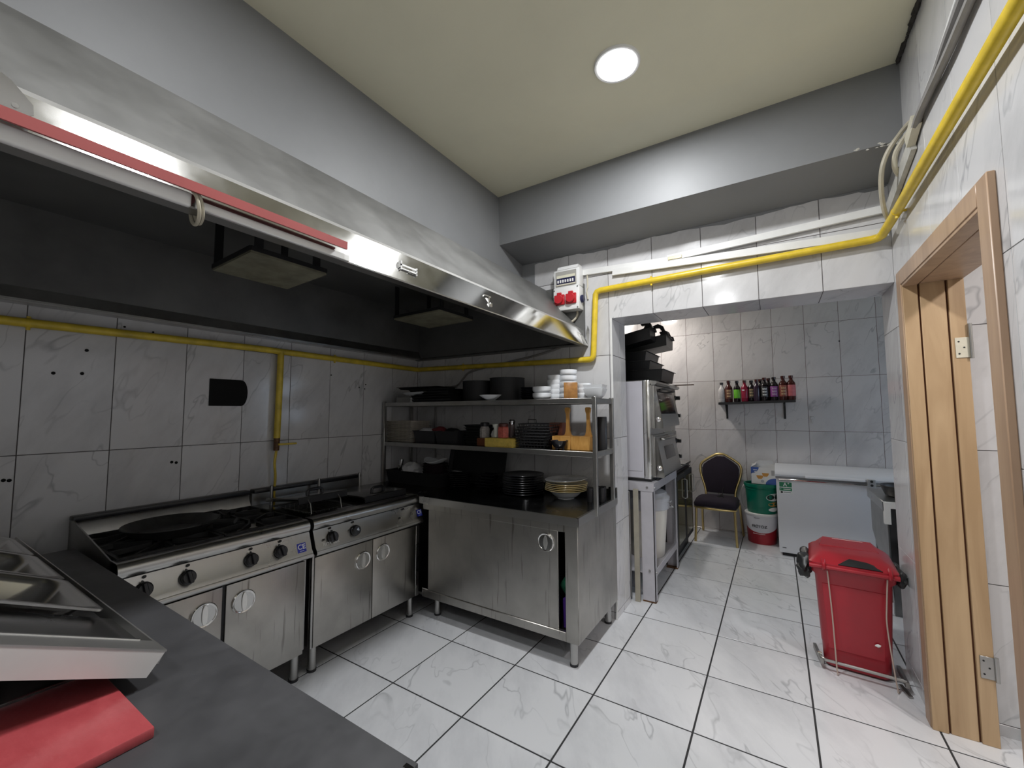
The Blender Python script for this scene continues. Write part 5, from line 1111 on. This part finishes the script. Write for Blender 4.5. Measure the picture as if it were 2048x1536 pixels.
# oval badge with the letters that show
b = MB(); V = []; F = []; pr_ = [(math.cos(a) * .105, math.sin(a) * .048) for a in [2 * PI * k / 40 for k in range(40)]]
f = wrap(.1605, GZ + .215, .98, gx, BY, .04)
b._add([f(Vector((x, y, .001))) for x, y in pr_] + [f(Vector((0, 0, .001)))], [(i, (i + 1) % 40, 40) for i in range(40)]); b.build('badge', LABELW, gb)
text('lettering', 'OBA', .085, LABELK, None, gb, .0006, warp=wrap(.1605, GZ + .215, .96, gx, BY, .04), bold=.0025)
for z, mt, nm in ((.125, ORANGE, 'picture'), (.06, LABELW, 'picture')):
    b = MB(); f = wrap(.156, GZ + z, .92, gx, BY, .04); b._add([f(Vector((math.cos(a) * .07, math.sin(a) * .026, .001))) for a in [2 * PI * k / 20 for k in range(20)]] + [f(Vector((0, 0, .001)))], [(i, (i + 1) % 20, 20) for i in range(20)]); b.build(nm, mt, gb)
bx_ = thing('carton_box', 'open white and blue carton printed with two cups on the green bucket', 'box', (-.135, 5.80, GZ + .377), -.02)
gb.scale = (1, 1, .90); bx_.location = (-.150, 5.84, GZ + .3405)
W2, D2, H2 = .125, .10, .195
MB().box(-W2, W2, -D2, -D2 + .003, 0, H2).build('front_panel', CARDW, bx_, local=True)
MB().box(-W2, -W2 + .003, -D2, D2, 0, H2).build('side_panel', LABELB, bx_, local=True)
MB().box(W2 - .003, W2, -D2, D2, 0, H2).build('side_panel', CARDW, bx_, local=True)
MB().box(-W2, W2, D2 - .003, D2, 0, H2 + .02).build('back_panel', CARDW, bx_, local=True); MB().box(-W2, W2, -D2, D2, 0, .003).build('bottom_panel', CARDW, bx_, local=True)
MB().hexa([(-W2, D2, H2), (W2, D2, H2), (W2 * .7, D2 + .02, H2 + .06), (-W2 * .4, D2 + .02, H2 + .06)], [(-W2, D2 + .003, H2), (W2, D2 + .003, H2), (W2 * .7, D2 + .023, H2 + .06), (-W2 * .4, D2 + .023, H2 + .06)]).build('flap', mat('grey card', (.5, .5, .5), .7), bx_, local=True)
MB().hexa([(-W2, -D2, H2), (-W2, D2, H2), (-W2 + .05, D2, H2 + .045), (-W2 + .05, -D2, H2 + .03)], [(-W2 + .003, -D2, H2), (-W2 + .003, D2, H2), (-W2 + .053, D2, H2 + .045), (-W2 + .053, -D2, H2 + .03)]).build('flap', mat('grey card', (.5, .5, .5), .7), bx_, local=True)
def flat(pts, m, nm, y=-D2 - .0008):
    b = MB(); b.prism(pts, y, y + .0006, 'y'); return b.build(nm, m, bx_, local=True)
flat([(-W2, H2), (-W2, H2 - .085)] + [(-W2 + .082 * math.cos(a), H2 - .085 * math.sin(a) * .85) for a in [PI / 2 - k * PI / 24 for k in range(1, 13)]], LABELB, 'blue_corner')
flat([(W2, 0), (W2, .075)] + [(W2 - .105 * math.sin(a), .075 * math.cos(a)) for a in [k * PI / 24 for k in range(1, 13)]], LABELB, 'blue_corner')
for cx_, cz in ((-.035, .078), (.022, .108)):
    flat([(cx_ - .036, cz + .022), (cx_ + .036, cz + .022), (cx_ + .030, cz), (cx_ + .016, cz - .018), (cx_ - .016, cz - .018), (cx_ - .030, cz)], ORANGE, 'printed_cup', -D2 - .0010)
for k in range(6): flat([(.082 + k * .0052, .105), (.0845 + k * .0052, .105), (.0845 + k * .0052, .165), (.082 + k * .0052, .165)], mat('bar print', (.25, .25, .25), .5), 'bar_print', -D2 - .0010)
flat([(-.010 + .017 * math.cos(a), .035 + .017 * math.sin(a)) for a in [2 * PI * k / 16 for k in range(16)]], mat('round mark', (.45, .47, .52), .5), 'round_mark', -D2 - .0010)
for k in range(2): flat([(-.10 + .01 * k, .158 - .02 * k), (-.06 - .005 * k, .158 - .02 * k), (-.06 - .005 * k, .166 - .02 * k), (-.10 + .01 * k, .166 - .02 * k)], LABELW, 'small_print', -D2 - .0012)

# ------------------------------------------------------------------ chest freezer
fz = thing('chest_freezer', 'white chest freezer with a green A+ sticker against the far wall', 'freezer', (.60, 5.72, 0))
FX0, FX1, FY0, FY1 = -.025, 1.30, 5.405, 6.075
MB().box(FX0, FX1, FY0, FY1, .035, .825, .012, seg=2).build('cabinet', FREEZ, fz)
MB().box(FX0 + .03, FX1 - .03, FY0 + .03, FY1, 0, .036).build('base', BLACKM, fz)
MB().box(FX0 - .006, FX1 + .006, FY0 - .008, FY1, .820, .838, .004).build('seal', mat('grey rubber', (.35, .35, .36), .6), fz)
lid = MB().prism([(FY0 - .012, .842), (FY0 - .016, .862), (FY0 - .004, .885), (FY0 + .035, .905), (FY1, .915), (FY1, .838), (FY0, .838)], FX0 - .008, FX1 + .008, 'x').build('lid', FREEZ, fz)
MB().box(FX0 + .02, FX1, FY0 - .022, FY0 - .008, .802, .820, .004).build('trim_strip', BRIGHT, fz)
MB().prism([(FY0 - .045, .86), (FY0 - .050, .846), (FY0 - .01, .836), (FY0 - .01, .872)], .235, .72, 'x').build('lid_handle', FREEZ, fz)
lk = MB().box(.735, .80, FY0 - .038, FY0 - .004, .795, .872, .004).build('lock', mat('grey lock', (.5, .5, .5), .3, .3), fz)
for z in (.815, .852): MB().cyl((.768, FY0 - .036, z), (.768, FY0 - .040, z), .012, seg=12).build('keyhole', BLACKM, lk)
sM = faceM((.058, FY0 - .0005, .735), (1, 0, 0), (0, 0, 1))
s1 = MB().box(-.062, .062, -.075, .052, 0, .001, M=sM).build('sticker', LABELW, fz)
s2 = MB().box(-.056, .056, -.004, .047, .001, .0016, .008, M=sM).build('sticker', LABELG, fz); s2['label'] = 'green sticker with a white A plus sign'
text('lettering', 'A', .05, LABELW, sM @ Matrix.Translation((-.004, .021, .0022)), s2, .0003, bold=.0015); text('lettering', '+', .03, LABELW, sM @ Matrix.Translation((.026, .034, .0022)), s2, .0003, bold=.001)
MB().box(-.056, .056, -.044, -.012, .001, .0016, M=sM).build('sticker', LABELG, fz)
for a, c in ((-.047, -.041), (-.02, .045)): MB().box(a, c, -.031, -.024, .0016, .002, M=sM).build('small_print', LABELW, fz)
MB().lathe([(.011, 0), (.011, .001), (.001, .001)], seg=16, M=sM @ Matrix.Translation((-.036, -.060, .001))).build('round_mark', LABELK, fz)
MB().box(-.02, .045, -.064, -.056, .001, .0016, M=sM).build('small_print', mat('grey print', (.35, .35, .36), .5), fz)
MB().box(-.04, .03, .058, .062, 0, .0006, M=sM).build('small_print', mat('pale print', (.5, .5, .52), .5), fz)
MB().box(.005, .04, FY0 - .001, FY0 + .001, .085, .092).build('small_print', LABELK, fz)

# ------------------------------------------------------------------ bottle shelf
bs = thing('wall_shelf', 'black wall shelf on two brackets carrying syrup bottles', 'shelf', (-.20, 6.0, 1.64))
BSX0, BSX1, BSY, BSZ = -.615, .205, 5.905, 1.662
MB().hexa([(BSX0, BSY, BSZ - .030), (BSX1, BSY, BSZ - .008), (BSX1, YF - .002, BSZ - .008), (BSX0, YF - .002, BSZ - .030)], [(BSX0, BSY, BSZ - .002), (BSX1, BSY, BSZ + .020), (BSX1, YF - .002, BSZ + .020), (BSX0, YF - .002, BSZ - .002)]).build('board', BLACKP, bs)
for x in (-.535, .095):
    b = MB(); b.bar((x, YF - .004, BSZ), (x, YF - .004, BSZ - .21), .022, .008, (0, 1, 0)); b.bar((x, YF - .005, BSZ - .19), (x, BSY + .03, BSZ - .015), .012, .012); b.bar((x, YF - .005, BSZ - .01), (x, BSY + .02, BSZ - .01), .02, .008); b.build('bracket', BLACKM, bs)
GL = mat('dark bottle glass', (.012, .008, .010), .10); GB_ = mat('brown bottle glass', (.06, .012, .010), .10)
def bz(x): return BSZ - .002 + (x - BSX0) / (BSX1 - BSX0) * .022
def bottle(x, y, h, r0, glass, labm, cap, label, wrapm=None, kind='tall'):
    r = r0 * 1.10; h = h * 1.05
    t = thing('syrup_bottle', label, 'bottle', (x, y, bz(x)), 0, 'syrup bottles on the black wall shelf')
    nk = h - .055
    MB().lathe([(r * .9, 0), (r, .006), (r, nk - .045), (r * .92, nk - .03), (r * .50, nk - .004), (r * .42, nk + .01), (r * .42, h - .02), (.001, h - .02)], seg=24).build('glass_body', glass, t, local=True)
    MB().lathe([(r * .50, h - .030), (r * .52, h - .026), (r * .52, h - .002), (.001, h)], seg=16).build('cap', cap, t, local=True)
    if labm:
        l = MB().lathe([(r * 1.012, .045), (r * 1.02, .046), (r * 1.02, nk - .06), (r * 1.012, nk - .059)], seg=24, closed=True).build('paper_label', labm, t, local=True)
        if wrapm:
            b = MB()
            for k in range(3):
                for q in range(5):
                    a = 1.5 * PI - .45 + q * .22; b._add([(r * 1.035 * math.cos(a + da), r * 1.035 * math.sin(a + da), .065 + k * .035 + dz) for da, dz in ((0, 0), (.14, 0), (.14, .02 - .006 * q % .012), (0, .02))], [(0, 1, 2, 3)])
            b.build('label_print', wrapm, t, local=True)
PINK = mat('pink label', (.58, .15, .16), .5, var=.2, vs=30); GRN = mat('bright green label', (.14, .46, .03), .45); PUR = mat('purple label', (.26, .06, .26), .5); BRN = mat('brown label', (.16, .06, .035), .5, var=.4, vs=40); OCH = mat('gold print', (.62, .45, .25), .4); REDL = mat('copper label', (.30, .09, .06), .45, var=.3, vs=40)
BYF = 5.955
bottle(-.575, BYF, .245, .036, mat('milky bottle', (.55, .53, .52), .3), mat('grey label', (.50, .48, .48), .5, var=.3, vs=40), BLACKP, 'pale grey bottle at the left end of the black wall shelf')
bottle(-.495, BYF, .262, .039, GB_, BRN, GB_, 'dark bottle with brown and gold label, second from the left', OCH)
bottle(-.402, BYF, .255, .036, GL, GRN, GL, 'dark bottle with a bright green label')
bottle(-.318, BYF, .255, .036, mat('crimson bottle', (.24, .008, .03), .25), mat('crimson sleeve', (.30, .012, .045), .35), GB_, 'crimson bottle right of the green labelled one')
MB().box(-.345, -.318, BYF - .0412, BYF - .0402, bz(-.33) + .135, bz(-.33) + .15).build('tmp', LABELW).name = 'price_sticker'
_ps = bpy.data.objects['price_sticker']; tag(_ps, 'tiny white price sticker on the crimson bottle', 'sticker')
bottle(-.245, BYF + .012, .250, .036, GL, mat('olive print label', (.10, .08, .05), .5, var=.5, vs=50), GL, 'dark bottle with a speckled olive label in mid shelf', OCH)
bottle(-.188, BYF - .005, .258, .034, mat('plum bottle', (.035, .018, .035), .2), None, GB_, 'plain plum coloured bottle without label in mid shelf')
bottle(-.150, BYF + .075, .262, .036, GL, BRN, GB_, 'dark bottle peeping out behind the plum coloured bottle')
bottle(-.105, BYF, .272, .039, GL, mat('black label', (.03, .03, .03), .4), GB_, 'dark bottle with black and silver lettered label', LABELW)
bottle(-.062, BYF + .078, .268, .036, GL, BRN, GB_, 'dark bottle behind the black and silver labelled one')
bottle(-.005, BYF, .272, .039, GL, PUR, GL, 'dark bottle with a purple label', mat('pale print b', (.5, .42, .5), .5))
bottle(.088, BYF, .278, .041, GB_, REDL, GB_, 'brown bottle with copper red lettered label, second from the right', OCH)
bottle(.168, BYF, .278, .040, GB_, PINK, GB_, 'brown bottle with a pink label at the right end of the shelf')
tag(MB().box(.345, .385, YF - .012, YF, 1.445, 1.485, .004).box(.358, .372, YF - .018, YF - .01, 1.40, 1.45, .003).build('wall_hook', mat('pale grey hook', (.55, .53, .52), .5)), 'small pale hook stuck on the far wall right of the bottle shelf', 'hook')
MB().cyl((.66, YF - .0005, 1.94 + .42), (.66, YF - .003, 1.94 + .42), .008, seg=8).build('drill_hole', DARKV, wf)

# ------------------------------------------------------------------ steel side table at the right of the back room
sk = thing('side_table', 'steel side table with sloped gusset half hidden by the right jamb', 'table', (1.1, 4.6, 0))
KX, KY0, KY1, KZ = .668, 4.25, 4.93, .852
MB().box(KX, 1.60, KY0, KY1, KZ - .004, KZ, .001).build('table_top', SHELFM, sk)
MB().box(KX, KX + .004, KY0, KY1, KZ - .075, KZ - .004, .001).build('side_apron', STEEL, sk)
MB().prism([(KY1 - .01, KZ - .07), (KY0 + .02, KZ - .07), (KY0 + .02, .10), (KY1 - .12, .44), (KY1 - .01, .50)], KX + .02, KX + .026, 'x').build('gusset', SHELFM, sk)
MB().box(KX, 1.60, KY0 - .004, KY0, KZ - .05, KZ, .001).build('front_edge', TRUNK, sk)
MB().box(KX, KX + .04, KY0 - .006, KY0 + .03, KZ - .17, KZ - .002, .002).build('front_bracket', TRUNK, sk)
for x in (KX + .055, 1.5):
    for y in (KY0 + .05, KY1 - .06): MB().box(x - .022, x + .022, y - .022, y + .022, 0, KZ - .05, .002).build('leg', STEELT, sk)
one(MB().lathe([(.10, 0), (.13, .01), (.16, .085), (.158, .09), (.15, .085), (.12, .016), (.001, .012)], seg=32), 'black_basin', BLACKP, (.86, 4.55, KZ), 'black round basin standing on the steel side table', 'basin')

# ------------------------------------------------------------------ red pedal bin
bn_ = thing('pedal_bin', 'red plastic pedal bin with a black bag and steel foot frame', 'bin', (.352, 3.385, 0), -.05)
def ring4(hw, y0, y1, z, c=.03, n=4):
    pts = []
    for cx_, cy_, a0 in ((hw - c, y1 - c, 0), (-hw + c, y1 - c, 90), (-hw + c, y0 + c, 180), (hw - c, y0 + c, 270)):
        for k in range(n + 1):
            a = math.radians(a0 + 90 * k / n); pts.append((cx_ + c * math.cos(a), cy_ + c * math.sin(a), z))
    return pts
def loft(rs, cap=True):
    b = MB(); N = len(rs[0]); V = [p for r_ in rs for p in r_]; F = []
    for j in range(len(rs) - 1):
        for i in range(N): F.append((j * N + i, j * N + (i + 1) % N, (j + 1) * N + (i + 1) % N, (j + 1) * N + i))
    if cap: F += [tuple(range(N - 1, -1, -1)), tuple((len(rs) - 1) * N + i for i in range(N))]
    b._add(V, F); return b
loft([ring4(.150, -.150, .150, .012, .04), ring4(.156, -.158, .158, .03, .04), ring4(.160, -.165, .165, .14, .035), ring4(.163, -.168, .168, .15, .035), ring4(.180, -.188, .188, .545, .035), ring4(.195, -.203, .203, .565, .035), ring4(.197, -.205, .205, .615, .035)]).build('body', REDP, bn_, local=True, sharp=50)
loft([ring4(.120, -.186, -.1855, .06, .0001, 1)[:0] or ring4(.130, -.1675, -.15, .12, .006), ring4(.148, -.1875, -.16, .50, .006)]).build('front_panel', REDP, bn_, local=True)
lidb = loft([ring4(.203, -.228, .21, .605, .035), ring4(.207, -.234, .212, .618, .035), ring4(.207, -.234, .212, .632, .035), ring4(.190, -.205, .20, .648, .04), ring4(.150, -.14, .185, .672, .04), ring4(.135, -.10, .17, .676, .04)])
lo_ = lidb.build('lid', REDP, bn_, local=True, sharp=50)
MB().hexa([(-.150, .0, .662), (.150, .0, .662), (.165, .205, .652), (-.165, .205, .652)], [(-.145, .02, .682), (.145, .02, .676), (.125, .222, .684), (-.125, .222, .684)]).build('lid_hump', REDP, lo_, local=True)
MB().box(-.075, .085,   .196, .205, .680, .6845, .001).build('slit_highlight', mat('slit highlight', (.75, .55, .55), .3), lo_, local=True)  # highlight along the lid's slit, painted as a pale strip
MB().tube([(-.205, -.231, .612), (.205, -.231, .612)], .013, 10).build('front_roll', REDP, lo_, local=True)
for x in (-.135, .165): MB().tube([(x, -.21, .60), (x, -.247, .605), (x, -.25, .635), (x, -.215, .65)], .010, 8, 3).build('lid_hinge', REDP, lo_, local=True)
b = MB(); b.blob((-.225, -.09, .575), .062, 3, .4, 1.7, 2, (.75, 1.3, 1.0)); b.blob((-.218, .02, .60), .05, 3, .4, 1.6, 6, (.7, 1.5, .9)); b.blob((-.235, -.13, .545), .045, 3, .4, 1.8, 8, (.8, 1.1, 1)); b.build('bag_bulge', BAGB, bn_, local=True)
b = MB(); b.blob((.222, -.10, .575), .05, 3, .4, 1.7, 12, (.6, 1.3, 1.0)); b.blob((.215, .05, .58), .05, 3, .4, 1.7, 13, (.5, 1.4, .9)); b.build('bag_bulge', BAGB, bn_, local=True)
MB().hexa([(-.065, -.228, .633), (.135, -.228, .633), (.10, -.19, .654), (-.02, -.18, .66)], [(-.065, -.234, .639), (.135, -.234, .639), (.07, -.195, .664), (-.01, -.185, .668)]).build('bag_fold', BAGB, bn_, local=True)
b = MB(); fy_ = -.215
b.tube([(-.195, -.02, .035), (-.185, -.10, .045), (-.165, fy_ + .02, .062), (-.150, fy_, .065), (.19, fy_, .065), (.205, fy_, .06)], .009, 8); b.build('pedal_bar', STEEL, bn_, local=True)
b = MB(); b.bar((-.200, .03, .024), (-.165, fy_ + .005, .05), .016, .03); b.build('pedal_arm', SHELFM, bn_, local=True)
b = MB(); b.bar((.200, .0, .03), (.208, fy_ - .012, .05), .016, .03); b.bar((.185, -.16, .012), (.215, -.255, .006), .02, .01); b.build('pedal_arm', SHELFM, bn_, local=True)
MB().cyl((-.165, -.13, .055), (-.185, -.13, .055), .013, seg=12).build('pivot', CHROME, bn_, local=True)
RODM = mat('beige wire', (.50, .40, .34), .4, .3)
MB().tube([(-.118, -.222, .59), (-.105, -.222, .33), (-.098, -.228, .06), (-.094, -.232, .0045)], .0038, 6, 4).build('pull_rod', RODM, bn_, local=True)
MB().tube([(.152, -.222, .595), (.142, -.222, .45), (.138, -.222, .36), (.145, -.222, .24), (.160, -.228, .07), (.166, -.245, .0045)], .0038, 6, 4).build('pull_rod', RODM, bn_, local=True)
MB().blob((.098, -.182, .205), .012, 1, .3, 3, 3, (1.3, .4, .8)).build('scuff', LABELW, bn_, local=True)
tag(MB().prism([(2.935, 0), (2.955, .05), (2.985, .05), (2.985, 0)], .925, 1.3, 'x').build('dust_pan', TEAL), 'turquoise dustpan edge on the floor just inside the doorway', 'dustpan')
tag(MB().box(.90, 1.35, 2.915, 2.96, .0, .022, .008).build('dark_mat', NAVY), 'dark navy strip lying before the turquoise dustpan', 'strip')
